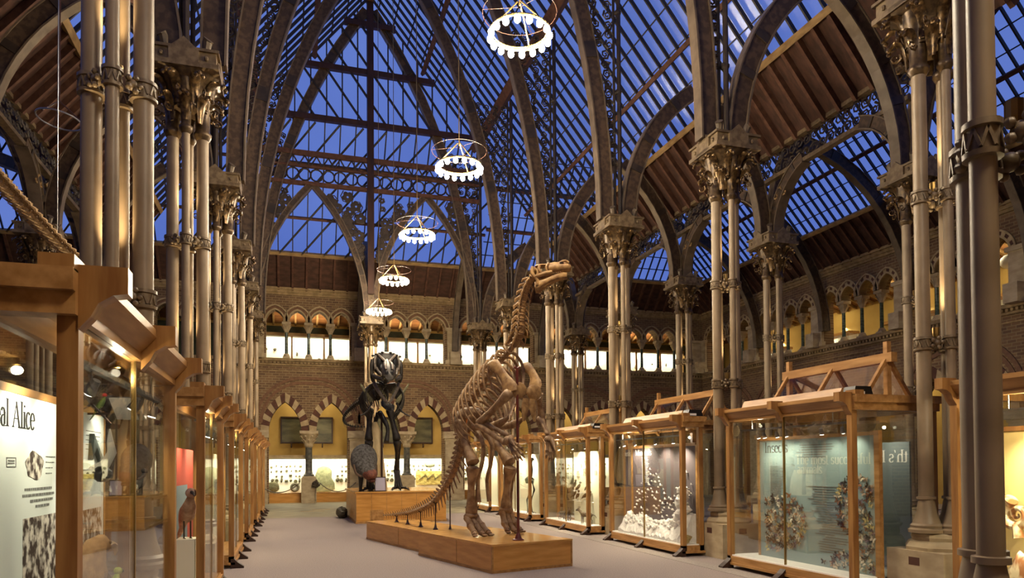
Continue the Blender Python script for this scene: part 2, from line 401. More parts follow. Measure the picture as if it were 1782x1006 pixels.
# ------------------------------------------------------------------ roofs
def slope(name,O,U,W,sl,Lu,Lv,wood,du,dv,raft=.12,clip=None,purl=(),woodstep=.5,cross=True,diag=None):
    O=V(O);U=V(U);W=V(W); n=(W+V((0,0,sl))).cross(U).normalized()
    if n.z<0: n=-n
    vm=clip or (lambda u:Lv)
    pt=lambda u,v,h=0:O+U*u+W*v+V((0,0,sl*v))+n*h
    root=sthing(name,O)
    # glass from wood line up, boards below
    pts=[pt(u,min(wood,vm(u)),.03) for u in (0,Lu)]
    k=24; up_=[pt(Lu*i/k,max(wood,vm(Lu*i/k)),.03) for i in range(k,-1,-1)]
    g=MB().add([pt(0,wood,.03),pt(Lu,wood,.03)]+up_,[tuple(range(2+len(up_)))]); struct(g.build('roof_glazing',M['roofglass'],root))
    bars=MB(); i=0; u=du/2
    while u<Lu:
        v1=vm(u)
        if v1>wood+.05:
            a,b=pt(u,wood,-raft/2),pt(u,v1,-raft/2); bars.bar(a,b,.045,raft,up=n)
        u+=du
    v=wood+dv
    while v<Lv and cross:
        us=[Lu*i/200 for i in range(201) if vm(Lu*i/200)>=v]
        if us: bars.bar(pt(us[0],v,-.02),pt(us[-1],v,-.02),.03,.05,up=n)
        v+=dv
    if diag:
        u=-Lv*diag[1]
        while u<Lu:
            P_=[(u+(q_-wood)*diag[1],q_) for q_ in [wood+(Lv-wood)*j/40 for j in range(41)]]; P_=[p_ for p_ in P_ if 0<=p_[0]<=Lu and p_[1]<=vm(p_[0])]
            if len(P_)>3: bars.bar(pt(*P_[0],-raft-.04),pt(*P_[-1],-raft-.04),.07,.07,up=n)
            u+=diag[0]
    struct(bars.build('glazing_bars',M['bar'],root))
    if wood>0:
        bd=MB(); bd.add([pt(0,0,.0),pt(Lu,0,.0),pt(Lu,wood,.0),pt(0,wood,.0)]+[pt(0,0,.05),pt(Lu,0,.05),pt(Lu,wood,.05),pt(0,wood,.05)],[(3,2,1,0),(4,5,6,7),(0,1,5,4),(1,2,6,5),(2,3,7,6),(3,0,4,7)])
        struct(bd.build('roof_boarding',M['boards'],root))
        rf=MB(); u=woodstep/2
        while u<Lu: rf.bar(pt(u,0,-.07),pt(u,min(wood,vm(u)),-.07),.09,.15,up=n); u+=woodstep
        struct(rf.build('roof_rafters',M['timber'],root))
        struct(MB().bar(pt(0,wood,-.10),pt(Lu,wood,-.10),.16,.17,up=n).build('roof_plate',M['palebeam'],root))
    pb=MB()
    for v,wd,dp in purl:
        us=[Lu*i/200 for i in range(201) if vm(Lu*i/200)>=v]
        if us: pb.bar(pt(us[0],v,-dp/2-.05),pt(us[-1],v,-dp/2-.05),wd,dp,up=n)
    if purl: struct(pb.build('roof_purlins',M['timber'],root))
    return root
LN=Y6-YF
pu=((2.3,.12,.16),(4.53,.3,.34),(6.85,.12,.16))
slope('ceiling_nave_right',(XS,YF,ZE),(0,1,0),(-1,0,0),NS,LN,9.16,1.23,.47,.58,.10,purl=pu)
slope('ceiling_nave_left',(XSL,YF,ZE),(0,1,0),(1,0,0),NS,LN,9.16,1.23,.47,.58,.10,purl=pu)
LB=XW-XWL
LR=YW-YF
slope('ceiling_back_left',(XWL,YW,ZE),(1,0,0),(0,-1,0),SS,XR+1-XWL,5.15,1.25,.62,.45,.11,clip=lambda u:min(5.15,u),purl=((2.4,.1,.13),(4.0,.1,.13)),woodstep=.62,cross=False,diag=(.95,1.1))
slope('ceiling_back_right',(XR+1,YW,ZE),(1,0,0),(0,-1,0),SS,XW-XR-1,5.15,1.25,.42,.45,.09,clip=lambda u:min(5.15,XW-XR-1-u),purl=((2.6,.13,.16),(3.9,.13,.16)),woodstep=.55)
slope('ceiling_aisle_right',(XW,YF,ZE),(0,1,0),(-1,0,0),SS,LR,4.85,1.2,.40,.42,.1,clip=lambda u:min(4.85,LR-u),purl=((2.5,.13,.16),),woodstep=.5)
slope('ceiling_aisle_right_inner',(XS,YF,ZE),(0,1,0),(1,0,0),SS,LR-9.7,4.85,1.2,.8,.8,.1)
slope('ceiling_aisle_left',(XWL,YF,ZE),(0,1,0),(1,0,0),SS,LR,4.85,1.2,.6,.6,.1,clip=lambda u:min(4.85,LR-u),woodstep=.6)
slope('ceiling_aisle_left_inner',(XSL,YF,ZE),(0,1,0),(-1,0,0),SS,LR-9.7,4.85,1.2,.8,.8,.1)
slope('ceiling_back_inner',(XSL,24.9,ZE+.001),(1,0,0),(0,1,0),SS,.01,.01,0,.5,.5) if False else None
# ridge
struct(MB().box(XC-.12,XC+.12,YF,Y6,ZR-.35,ZR+.05).build('ceiling_ridge',M['timber']))
# glazed gable at the far end of the nave
zb=ZE+SS*(YW-Y6); hw=(ZR-zb)/NS
gr=sthing('window_1',(XC,Y6,zb))
struct(MB().add([(XC-hw,Y6+.03,zb),(XC+hw,Y6+.03,zb),(XC,Y6+.03,ZR)],[(0,1,2)]).build('gable_glazing',M['roofglass'],gr))
gb=MB(); x=-hw+.3
while x<hw:
    gb.box(XC+x-.025,XC+x+.025,Y6-.06,Y6+.02,zb,ZR-abs(x)*NS); x+=.62
for d in [i*.95-7 for i in range(16)]:      # sloping braces
    pts=[]
    for i in range(80):
        zz=zb+(ZR-zb)*i/79; xx=d+(ZR-zz)*.72
        if abs(xx)<=(ZR-zz)/NS: pts.append((xx,zz))
    if len(pts)>2: gb.bar((XC+pts[0][0],Y6-.09,pts[0][1]),(XC+pts[-1][0],Y6-.09,pts[-1][1]),.09,.07)
struct(gb.build('gable_bars',M['bar'],gr))
gt=MB()
for z in (zb+.08,17.9,19.9):
    h=(ZR-z)/NS; gt.box(XC-h,XC+h,Y6-.2,Y6,z-.11,z+.11)
gt.box(XC-.13,XC+.13,Y6-.25,Y6+.02,ZA+1,ZR-.1)
struct(gt.build('gable_timbers',M['darkwood'],gr))
# ------------------------------------------------------------------ slim serif lettering, drawn from strokes (cap height 1, x-height .66)
TK,TN=.115,.045
def _arc(cx,cy,rx,ry,a0,a1,n=14): return [(cx+rx*cos(radians(a0+(a1-a0)*i/n)),cy+ry*sin(radians(a0+(a1-a0)*i/n))) for i in range(n+1)]
def _stem(x,y0,y1,s=True,w=TK,top=True):
    o=[('r',x-w/2,y0,x+w/2,y1)]
    if s: o.append(('r',x-w/2-.07,y0,x+w/2+.07,y0+.035))
    if s and top: o.append(('r',x-w/2-.07,y1-.035,x+w/2+.02,y1))
    return o
X_=.66
GL={
'A':(.78,[('l',.10,0,.40,1.0,TN),('l',.38,1.0,.68,0,TK),('r',.20,.32,.58,.36),('r',.02,0,.20,.035),('r',.57,0,.79,.035)]),
'B':(.62,_stem(.14,0,1)+[('c',_arc(.18,.75,.26,.23,90,-90)),('c',_arc(.18,.26,.32,.26,90,-90)),('r',.14,.96,.2,1),('r',.14,.5,.2,.54),('r',.14,0,.2,.04)]),
'I':(.30,_stem(.14,0,1)+[('r',.04,.965,.26,1)]),
'M':(.98,[('r',.12,0,.12+TN,1),('r',.03,0,.26,.035),('r',.03,.965,.2,1),('l',.15,1,.46,.02,TK),('l',.46,.02,.76,1,TN)]+_stem(.80,0,1)+[('r',.8,.965,.92,1)]),
'R':(.68,_stem(.14,0,1)+[('c',_arc(.18,.74,.27,.24,90,-90)),('r',.14,.96,.2,1),('r',.14,.5,.25,.54),('l',.30,.5,.60,0,TK),('r',.54,0,.70,.035)]),
'T':(.66,[('r',.33-TK/2,0,.33+TK/2,1),('r',.02,.955,.64,1),('r',.02,.85,.055,1),('r',.605,.85,.64,1),('r',.2,0,.46,.035)]),
'a':(.48,[('c',_arc(.22,.46,.15,.2,150,0,8)),('r',.36-TK/2,.06,.36+TK/2,.48),('c',_arc(.24,.2,.16,.2,80,310)),('r',.34,0,.47,.035)]),
'c':(.46,[('c',_arc(.25,.33,.20,.33,50,310,18))]),
'e':(.48,[('c',_arc(.24,.33,.20,.33,5,318,20)),('r',.06,.345,.44,.385)]),
'f':(.34,_stem(.16,0,.85,True,TK,False)+[('c',_arc(.27,.85,.11,.15,180,50,8)),('r',.03,.62,.33,.655)]),
'h':(.58,_stem(.12,0,1.02)+[('c',_arc(.29,.42,.15,.24,150,0,10))]+_stem(.44,0,.44,True,TK,False)),
'i':(.26,_stem(.13,0,X_)+[('d',.13,.88,.06)]),
'l':(.26,_stem(.13,0,1.04)),
'm':(.88,_stem(.12,0,X_)+[('c',_arc(.28,.42,.14,.24,150,0,10)),('c',_arc(.59,.42,.14,.24,150,0,10))]+_stem(.43,0,.44,True,TK,False)+_stem(.74,0,.44,True,TK,False)),
'n':(.58,_stem(.12,0,X_)+[('c',_arc(.29,.42,.15,.24,150,0,10))]+_stem(.44,0,.44,True,TK,False)),
'o':(.52,[('c',_arc(.26,.33,.21,.33,0,360,24))]),
'r':(.40,_stem(.12,0,X_)+[('c',_arc(.28,.46,.13,.2,150,50,7)),('d',.35,.58,.05)]),
's':(.42,[('c',_arc(.21,.49,.14,.17,40,250,12)),('c',_arc(.21,.17,.15,.17,90,-140,12)),('r',.32,.5,.35,.64),('r',.06,.02,.09,.16)]),
't':(.34,_stem(.15,.1,.86,False)+[('c',_arc(.24,.13,.10,.13,180,310,8)),('r',.03,.62,.31,.655)]),
'u':(.58,[('c',_arc(.29,.24,.15,.24,180,330,10))]+_stem(.14,.22,X_,False)+_stem(.44,0,X_)+[('r',.03,.625,.14,.66),('r',.33,.625,.44,.66)]),
"'":(.20,[('l',.12,1.0,.08,.78,.07)]),
' ':(.28,[]),
}
def letter(s,f3,nrm,h,width,m,parent,name='title'):
    """raised lettering: f3(u,v) maps to the panel plane, nrm is the outward normal, h cap height, width total run"""
    adv=[GL[c][0] for c in s]; k=width/sum(adv); nv=V(nrm)*.002; mb=MB(); x=0
    def quad(P): mb.prism([f3(x+a*k,b*h) for a,b in P],nv)
    for c,w in zip(s,adv):
        for g in GL[c][1]:
            if g[0]=='r': quad([(g[1],g[2]),(g[3],g[2]),(g[3],g[4]),(g[1],g[4])])
            elif g[0]=='l':
                _,a,b,cx,dy,t=g; quad([(a-t/2,b),(a+t/2,b),(cx+t/2,dy),(cx-t/2,dy)])
            elif g[0]=='d': quad([(g[1]+g[3]*cos(q*pi/4),g[2]+g[3]*.8*sin(q*pi/4)) for q in range(8)])
            else:
                P=g[1]; n=len(P)
                for i in range(n-1):
                    (a,b),(cx,dy)=P[i],P[i+1]; L=sqrt((cx-a)**2+(dy-b)**2)+1e-9; tx,ty=(cx-a)/L,(dy-b)/L
                    t=(TN+(TK-TN)*abs(ty)**1.5)/2
                    quad([(a-ty*-t- tx*.004,b-tx*t),(a+ty*-t,b+tx*t),(cx+ty*-t+tx*.004,dy+tx*t),(cx-ty*-t,dy-tx*t)])
        x+=w*k
    return mb.build(name,m,parent)
# ------------------------------------------------------------------ clustered iron piers
def pier_proto():
    r=thing('iron_pier',(0,0,0),'x','pillar')
    h=.42; m=MB().box(-h,h,-h,h,0,.60).prism([(-h,-h,.60),(h,-h,.60),(h,h,.60),(-h,h,.60)],(0,0,.02))
    m.build('plinth',M['stone'],r)
    ho=MB()
    for a in range(4):
        c,s=round(cos(a*pi/2)),round(sin(a*pi/2)); q=lambda u,v,z:(c*u-s*v,s*u+c*v,z)
        ho.add([q(h+.002,-.08,.44),q(h+.002,.08,.44),q(h+.002,.08,.54),q(h+.002,-.08,.54),q(h-.05,-.08,.44),q(h-.05,.08,.44),q(h-.05,.08,.54),q(h-.05,-.08,.54)],[(0,1,2,3),(7,6,5,4),(0,4,5,1),(1,5,6,2),(2,6,7,3),(3,7,4,0)])
    ho.build('dowel_hole',M['redstone'],r.children[0])
    MB().lathe([(.40,.60),(.41,.66),(.37,.72),(.33,.74),(.345,.78),(.335,.82),(.30,.84)],8,rot=pi/8).build('base_moulding',M['stone'],r)
    for dx,dy,R in ((-1,0,.088),(1,0,.088),(0,-1,.058),(0,1,.058)):
        x,y=dx*.205,dy*.205
        MB().lathe([(R+.12,.84),(R+.125,.88),(R+.09,.90),(R+.10,.93),(R+.07,.955),(R+.03,1.08),(R+.01,1.2),(R,1.25),(R+.022,1.255),(R+.022,1.285),(R,1.29),(R*.97,4.0),(R*.95,6.67)],16,(x,y,0)).build('shaft',M['iron'],r,smooth=30)
        MB().lathe([(R,6.60),(R+.035,6.66),(R+.04,6.70),(R+.01,6.74),(R+.015,6.95),(R+.10,7.4)],14,(x,y,0)).build('necking',M['gilt'],r,smooth=50)
    for z in (3.2,5.05):
        b=MB(); s=MB()
        for dx,dy,R in ((-1,0,.088),(1,0,.088),(0,-1,.058),(0,1,.058)):
            x,y=dx*.205,dy*.205
            b.lathe([(R,-.085),(R+.026,-.08),(R+.028,-.055),(R+.012,-.05),(R+.012,.05),(R+.028,.055),(R+.026,.085),(R,.09)],14,(x,y,z))
            for i in range(8):
                a=2*pi*i/8+.2; p=V((x+(R+.014)*cos(a),y+(R+.014)*sin(a),z)); t=V((-sin(a),cos(a),0))
                b.bar(p-t*.03+V((0,0,-.045)),p+V((0,0,.045)),.014,.014); b.bar(p+V((0,0,.045)),p+t*.03+V((0,0,-.045)),.014,.014)
        for a in range(4):
            c=V((cos(a*pi/2+pi/4),sin(a*pi/2+pi/4),0))*.19
            b.ell(c+V((0,0,z)),.05,.05,.05,8,6)
            for q in range(5):
                an=2*pi*q/5; tv=V((-sin(a*pi/2+pi/4),cos(a*pi/2+pi/4),0))
                b.ell(c*1.15+V((0,0,z))+tv*(.06*cos(an))+V((0,0,.06*sin(an))),.028,.028,.028,6,4)
        b.build('annulet',M['gilt2'],r,smooth=50)
        MB().lathe([(.035,z+.1),(.042,z+.14),(.042,z+.22),(.03,z+.225)],10).build('uplight',M['brass'],r)
    MB().lathe([(.30,6.98),(.27,7.05),(.29,7.2),(.36,7.36),(.50,7.5)],8,rot=pi/8).build('capital_bell',M['gilt'],r,smooth=40)
    ab=MB(); H=.47
    ab.box(-H,H,-H,H,7.48,7.55).box(-H+.04,H-.04,-H+.04,H-.04,7.55,7.72).box(-H,H,-H,H,7.72,7.76)
    for a in range(4):
        c,s=round(cos(a*pi/2)),round(sin(a*pi/2)); q=lambda u,v,z:(c*u-s*v,s*u+c*v,z)
        ab.prism([q(H,-.2,7.5),q(H,.2,7.5),q(H,.2,7.72),q(H,0,7.9),q(H,-.2,7.72)],V(q(-.06,0,0)))
        for k in (-.3,-.1,.1,.3): ab.ell(q(H-.03,k,7.63),.03,.03,.04,6,4)
    ab.build('abacus',M['gilt2'],r)
    lv=MB()
    for tier,(z0,n,R0,hh,out) in enumerate(((6.78,8,.27,.38,.2),(7.02,8,.29,.40,.27))):
        for i in range(n):
            a=2*pi*(i+.5*tier)/n; d=V((cos(a),sin(a),0)); pts=[];rs=[]
            for t in (0,.2,.4,.6,.75,.87,.96,1.0):
                rr=R0+out*(t**2.2); zz=z0+hh*sin(min(t,1)*pi*.62)
                if t>.9: zz-=.05*(t-.9)*10
                pts.append(d*rr+V((0,0,zz))); rs.append(.035+.045*sin(pi*min(1,t*.95)))
            lv.tube(pts,rs,6,flat=.35,up=V((-sin(a),cos(a),0)))
            tip=pts[-1]; sd=V((-sin(a),cos(a),0))
            for k in (-1,0,1): lv.ell(tip+sd*.05*k+V((0,0,.03 if k==0 else -.01)),.032,.032,.032,6,4)
            curl(lv,d*(R0+.13)+V((0,0,z0+.14))+sd*.1,d,V((0,0,1)),.07,.016,1.4,9,4,ph=a)
    lv.build('capital_leaves',M['leaf'],r,smooth=50)
    for a in range(4):
        an=a*pi/2+pi/4; d=V((cos(an),sin(an),0)); sk=MB()
        sk.tube([d*.38+V((0,0,7.76)),d*.42+V((0,0,7.95)),d*.45+V((0,0,7.98))],[.045,.07,.075],8)
        sk.build('rib_socket',M['flange'],r)
    return r
M['gilt2']=mat('olive_brown_iron','#7d6a4e','#5d4c35',rough=.45,metal=.1,scale=(12,12,12))
M['leaf']=mat('bronzed_leaf_iron','#6b5434','#3a2b1b',rough=.3,metal=.5,scale=(20,20,20),lo=.4,hi=.6)
PIERS=[]
def placepier(x,y,label,rz=0,first=[None]):
    if first[0] is None:
        first[0]=pier_proto(); o=first[0]; o.location=(x,y,0); o.rotation_euler=(0,0,rz); o['label']=label
    else: o=dup(first[0],(x,y,0),rz,label)
    PIERS.append((x,y)); return o
nm=lambda k:ORD[k-1]
for k in range(1,7): placepier(XR,rowY(k),f'{nm(k)} clustered iron pier back along the right side of the nave')
for k in range(1,7): placepier(XL,rowY(k),f'{nm(k)} clustered iron pier back along the left row behind the tall glass cases')
for k in range(2,7): placepier(XS,rowY(k),f'{nm(k-1)} clustered iron pier back in the outer right row beyond the nave piers')
for k in range(3,6): placepier(XSL,rowY(k),f'{nm(k-2)} iron pier back in the far left outer row')
placepier(XC,Y6,'clustered iron pier standing mid nave behind the black dinosaur skeleton',pi/2)
mp=placepier(3.27,2.455,'near dark clustered iron pier rising full height at the right edge',pi/2)
# the near pier is slimmer across the nave
# uplights standing inside the clusters
ups=[]
for (x,y) in PIERS:
    if x==XSL: continue
    near = y<3
    for z,e in ((3.47,26),(5.32,20)):
        spot('uplight_beam',(x,y,z),(x,y,z+3),e*(1 if near else 7),62,.9,r=.035)

# ------------------------------------------------------------------ arched ribs
def half(a,b,z0,n=14):
    """arc rising vertically from (a,z0) to (0,z0+b): list of (x,z)"""
    R=(a*a+b*b)/(2*a); cx=a-R; th=math.asin(b/R)
    return [(cx+R*cos(th*i/n),z0+R*sin(th*i/n)) for i in range(n+1)]
def sweep(mb,pts,rad,thk,depth,width,off=0,mi=0):
    """rectangular section: rad(i) in-plane direction pointing to the extrados"""
    vs=[];k=len(pts); t=V(thk)
    for i,p in enumerate(pts):
        d=(V(pts[min(i+1,k-1)])-V(pts[max(i-1,0)])).normalized(); r=d.cross(t).normalized()*rad
        p=V(p)+r*off
        vs+=[p-t*(width/2),p+t*(width/2),p+t*(width/2)+r*depth,p-t*(width/2)+r*depth]
    fs=[]
    for i in range(k-1):
        for j in range(4): fs.append((i*4+j,i*4+(j+1)%4,(i+1)*4+(j+1)%4,(i+1)*4+j))
    fs+=[(3,2,1,0),tuple(4*(k-1)+j for j in range(4))]
    mb.add(vs,fs,mi)
def rib(parent,pts,thk,rad,name='rib',depth=.36,width=.16):
    """box rib; pts is the intrados line; flange strips front the soffit"""
    b=MB(); sweep(b,pts,rad,thk,depth,width); o=b.build(name,M['ribface'],parent)
    f=MB(); sweep(f,pts,rad,thk,.035,width+.09,-.025); sweep(f,pts,rad,thk,.03,width+.06,depth-.01)
    for q in (.3,.55,.8):
        i=int(q*(len(pts)-1)); seg=pts[i:i+2]; sweep(f,[V(seg[0]).lerp(V(seg[1]),.1),V(seg[0]).lerp(V(seg[1]),.5)],rad,thk,depth+.02,width+.05,-.01,1)
    f.build('flange',[M['flange'],M['darkiron']],o)
    return o
def scrolls(mb,poly_gap,z0,z1,f3,step=.34,thick=.022):
    """fill the strip between a post and a rib with iron scrollwork; poly_gap(z)->(a,b)"""
    z=z0; k=0
    ux=(V(f3(1,0))-V(f3(0,0))).normalized(); uz=V((0,0,1))
    while z<z1:
        a,b=poly_gap(z); w=b-a
        n=max(1,int(w/step)); r=min(step,w/n)*.5
        if w>.12:
            for i in range(n):
                x=a+w*(i+.5)/n
                curl(mb,f3(x,z),ux,uz,r*.95,thick,1.6,9,4,ph=(k*2.1)%6.28)
                if (k%2)==0:
                    p=V(f3(x,z)); an=k*1.3; d=ux*cos(an)+uz*sin(an); s=-ux*sin(an)+uz*cos(an); nn=ux.cross(uz)
                    c=p+d*r*.4
                    mb.add([c-d*.09-nn*.006,c+s*.06-nn*.006,c+d*.11-nn*.006,c-s*.06-nn*.006,c-d*.09+nn*.006,c+s*.06+nn*.006,c+d*.11+nn*.006,c-s*.06+nn*.006],[(3,2,1,0),(4,5,6,7),(0,1,5,4),(1,2,6,5),(2,3,7,6),(3,0,4,7)])
                k+=1
        z+=step*.92
A_N,B_N=HALF-.52,12.7
def nave_arch(y,label):
    r=thing('nave_arch',(XC,y,ZA),label,'roof arch')
    hp=half(A_N,B_N,ZA)
    for s in (-1,1):
        rib(r,[(XC+s*x,y,z) for x,z in hp],(0,1,0),-s,'rib',.33)
        po=MB(); X=XC+s*(HALF+.02)
        for dx,dy,q in ((0,-.06,.05),(.08*s,.05,.035),(-.08*s,.05,.035)): po.tube([(X+dx,y+dy,ZA),(X+dx,y+dy,15.2)],q,8)
        for z in (9.2,11,13): po.lathe([(.06,-.06),(.09,-.02),(.09,.02),(.06,.06)],8,(X,y-.03,z))
        po.build('post',M['darkiron'],r)
        ic=lambda z:(lambda R:(A_N-R)+sqrt(max(0,R*R-(z-ZA)**2)))((A_N**2+B_N**2)/(2*A_N))
        sp=MB(); gap=lambda z:(ic(z)+.36,HALF-.06)
        scrolls(sp,gap,9.2,15.0,lambda a,z:(XC+s*a,y+.02,z),.27,.03)
        sp.build('scrollwork_spandrel',M['darkiron'],r)
    return r
def gen_arch(name,p0,p1,z0,z1,zap,label,thk,depth=.34,width=.16,spand=None):
    """pointed arch from p0 to p1 (x,y) with springing heights"""
    p0=V((*p0,0));p1=V((*p1,0)); mid=(p0+p1)/2; r=thing(name,(mid.x,mid.y,min(z0,z1)),label,'roof arch')
    for q,z,s in ((p0,z0,1),(p1,z1,-1)):
        a=(q-mid).length; d=(q-mid).normalized()
        pts=[mid+d*x+V((0,0,zz)) for x,zz in half(a,zap-z,z,10)]
        # extrados points away from mid
        t=V(thk); chk=(pts[1]-pts[0]).normalized().cross(t); rad=1 if chk.dot(d)>0 else -1
        rib(r,pts,thk,rad,'rib',depth,width)
    return r
for k in range(1,7): nave_arch(rowY(k),f'{nm(k)} great pointed iron roof arch back, spanning the nave')
for k in range(1,7): gen_arch('aisle_arch',(XR+.42,rowY(k)),(XS-.42,rowY(k)),ZA,ZA,11.2,f'{nm(k)} pointed iron arch back, spanning the right inner aisle',(0,1,0))
for k in range(2,6): gen_arch('aisle_arch',(XSL+.42,rowY(k)),(XL-.42,rowY(k)),ZA,ZA,11.2,f'{nm(k-1)} pointed iron arch back, spanning the left aisle',(0,1,0))
for k in range(2,7): gen_arch('outer_arch',(XS+.24,rowY(k)),(XW-.3,rowY(k)),ZA,7.35,12.75,f'{nm(k-1)} wide iron arch back, from outer right pier to the right wall',(0,1,0),.4)
for k in range(4,7): gen_arch('outer_arch',(XWL+.3,rowY(k)),(XSL-.24,rowY(k)),7.35,ZA,12.75,f'{nm(k-3)} wide iron arch back, over the far left aisle',(0,1,0),.4)
for x,n in ((XL,'left nave pier'),(XC,'middle end pier'),(XR,'right nave pier'),(XS,'outer right pier')):
    gen_arch('end_arch',(x,Y6+.24),(x,YW-.45),ZA,7.35,11.4,f'iron arch from the last {n} to the back wall',(1,0,0),.3,.16)
# arcade arches and carved beams along the outer rows
def arcade(X,ks,side):
    for i,k in enumerate(ks):
        a=gen_arch('arcade_arch',(X,rowY(k)+.24),(X,rowY(k+1)-.24),ZA,ZA,9.25,f'{nm(i+1)} arcade arch back under the carved beam on the {side} outer row',(1,0,0),.26,.2)
        sp=MB(); hp=half(P/2-.24,1.5,ZA); yc=(rowY(k)+rowY(k+1))/2
        for s in (-1,1):
            for z in (8.15,8.45,8.75,9.05):
                R=((P/2-.24)**2+1.5**2)/(2*(P/2-.24)); inn=(P/2-.24-R)+sqrt(max(.01,R*R-(z-ZA)**2))+.26
                w=P/2-.1-inn
                n=int(w/.3)
                for j in range(n): curl(sp,(X,yc+s*(inn+.15+j*.3),z),V((0,1,0)),V((0,0,1)),.14,.022,1.5,9,4,ph=j*2+z)
        sp.build('spandrel_scrolls',M['darkiron'],a)
        b=thing('carved_beam',(X,yc,9.35),f'{nm(i+1)} pierced carved iron beam back on the {side} outer row','beam')
        m=MB().box(X-.09,X+.09,rowY(k),rowY(k+1),9.98,10.08).box(X-.09,X+.09,rowY(k),rowY(k+1),9.26,9.36); m.build('chords',M['gilt2'],b)
        m=MB(); y=rowY(k)+.15; j=0
        while y<rowY(k+1)-.1:
            for z in (9.52,9.82): curl(m,(X,y,z),V((0,1,0)),V((0,0,1)),.155,.03,1.5,9,4,ph=j*1.7+z*9); j+=1
            y+=.27
        m.build('scrollwork',M['darkiron'],b)
        m=MB()
        for s,y0 in ((1,rowY(k)+.1),(-1,rowY(k+1)-.1)):
            m.bar((X-s*0,y0+s*.2,8.95),(X,y0+s*.75,9.3),.1,.09)
            for q in range(3):
                c=V((X-.1 if side=='right' else X+.1,y0+s*(.2+.16*q),8.75+.13*(q%2)))
                for p_ in range(6): m.ell(c+V((0,.055*cos(p_*pi/3),.055*sin(p_*pi/3))),.025,.03,.03,6,4)
        m.build('bracket_flowers',M['palebeam'],b)
arcade(XS,range(2,6),'right'); arcade(XSL,range(3,6),'left')
# lattice truss and twin arches closing the nave at the last row
tr=thing('end_truss',(XC,Y6,13.1),'dark lattice truss crossing the nave below the blue glazed gable','truss')
m=MB().box(XL,XR,Y6-.12,Y6+.06,14.2,14.38).box(XL,XR,Y6-.12,Y6+.06,13.0,13.14).box(XL,XR,Y6-.1,Y6+.04,13.72,13.8); m.build('chords',M['timber'],tr)
m=MB(); x=XL+.2; j=0
while x<XR-.1:
    m.add([],[]); m.torus((x,Y6-.03,13.43),.24,.035,12,4,(0,1,0)); m.bar((x-.22,Y6-.03,13.82),(x,Y6-.03,14.2),.05,.05); m.bar((x,Y6-.03,14.2),(x+.22,Y6-.03,13.82),.05,.05); x+=.46
m.build('lattice',M['darkiron'],tr)
for a,b,n in ((XL+.24,XC-.24,'left'),(XC+.24,XR-.24,'right')):
    r=gen_arch('truss_arch',(a,Y6),(b,Y6),ZA,ZA,12.95,f'{n} twin iron arch under the end truss with dark leaves','roof arch',.2,.12) if False else gen_arch('truss_arch',(a,Y6),(b,Y6),ZA,ZA,12.95,f'{n} one of the twin iron arches under the dark end truss',(0,1,0),.2,.12)
    lf=MB(); rr=random.Random(5 if n=='left' else 9)
    for s in (-1,1):
        c=(a+b)/2; hwid=(b-a)/2
        for t in range(22):
            z=10.2+2.6*t/22; R=(hwid**2+5.2**2)/(2*hwid); inn=(hwid-R)+sqrt(R*R-(z-ZA)**2)
            x=c+s*(inn+.25+rr.random()*max(0,(hwid-inn)-.35)); p=V((x,Y6-.05,z)); q=.09+.12*rr.random()
            for k in range(5):
                an=2*pi*k/5+t; lf.ell(p+V((q*.7*cos(an),0,q*.7*sin(an))),q*.55,.015,q*.55,7,5)
            curl(lf,p,V((1,0,0)),V((0,0,1)),q*1.5,.022,1.4,10,4,ph=t)
    lf.build('iron_leaves',M['darkiron'],r)
# ------------------------------------------------------------------ arcade columns, colonnettes
def acol_proto():
    r=thing('arcade_column',(0,0,0),'x','column')
    MB().box(-.34,.34,-.30,.40,0,1.18).box(-.30,.30,-.26,.36,1.18,1.26).build('pedestal',M['stone'],r)
    MB().lathe([(.24,1.26),(.25,1.32),(.2,1.36),(.18,1.42),(.165,1.5),(.155,2.6),(.17,2.64)],16).build('shaft',M['greystone'],r,smooth=40)
    m=MB().lathe([(.17,2.62),(.2,2.68),(.2,2.8),(.3,3.05),(.44,3.22),(.46,3.26)],12).box(-.42,.42,-.36,.36,3.26,3.39)
    for t,(z,R) in enumerate(((2.8,.2),(2.98,.28))):
        for i in range(8):
            a=2*pi*(i+.5*t)/8; d=V((cos(a),sin(a),0)); m.tube([d*R+V((0,0,z)),d*(R+.06)+V((0,0,z+.1)),d*(R+.13)+V((0,0,z+.17)),d*(R+.16)+V((0,0,z+.13))],[.04,.06,.05,.02],6,flat=.5,up=(-sin(a),cos(a),0))
    m.build('capital',M['stone'],r)
    return r
def colon_proto():
    r=thing('gallery_colonnette',(0,0,6.75),'x','column')
    MB().box(-.16,.16,-.16,.16,6.75,6.86).lathe([(.15,6.86),(.155,6.9),(.12,6.93),(.13,6.97),(.09,7.0)],12).build('base',M['stone'],r)
    MB().lathe([(.075,6.98),(.072,8.0),(.08,8.03)],12).build('shaft',M['greenstone'],r,smooth=40)
    m=MB().lathe([(.085,8.0),(.1,8.04),(.1,8.1),(.15,8.25),(.2,8.36)],10).box(-.2,.2,-.2,.2,8.36,8.48)
    for i in range(8):
        a=2*pi*i/8; d=V((cos(a),sin(a),0)); m.tube([d*.1+V((0,0,8.08)),d*.15+V((0,0,8.2)),d*.21+V((0,0,8.3)),d*.22+V((0,0,8.26))],[.025,.035,.03,.012],5,flat=.5,up=(-sin(a),cos(a),0))
    m.build('capital',M['stone'],r)
    return r
pa=acol_proto(); pc=colon_proto(); fa=fc=True; n=0
bays=list(zip(XBND[:-1],XBND[1:]))
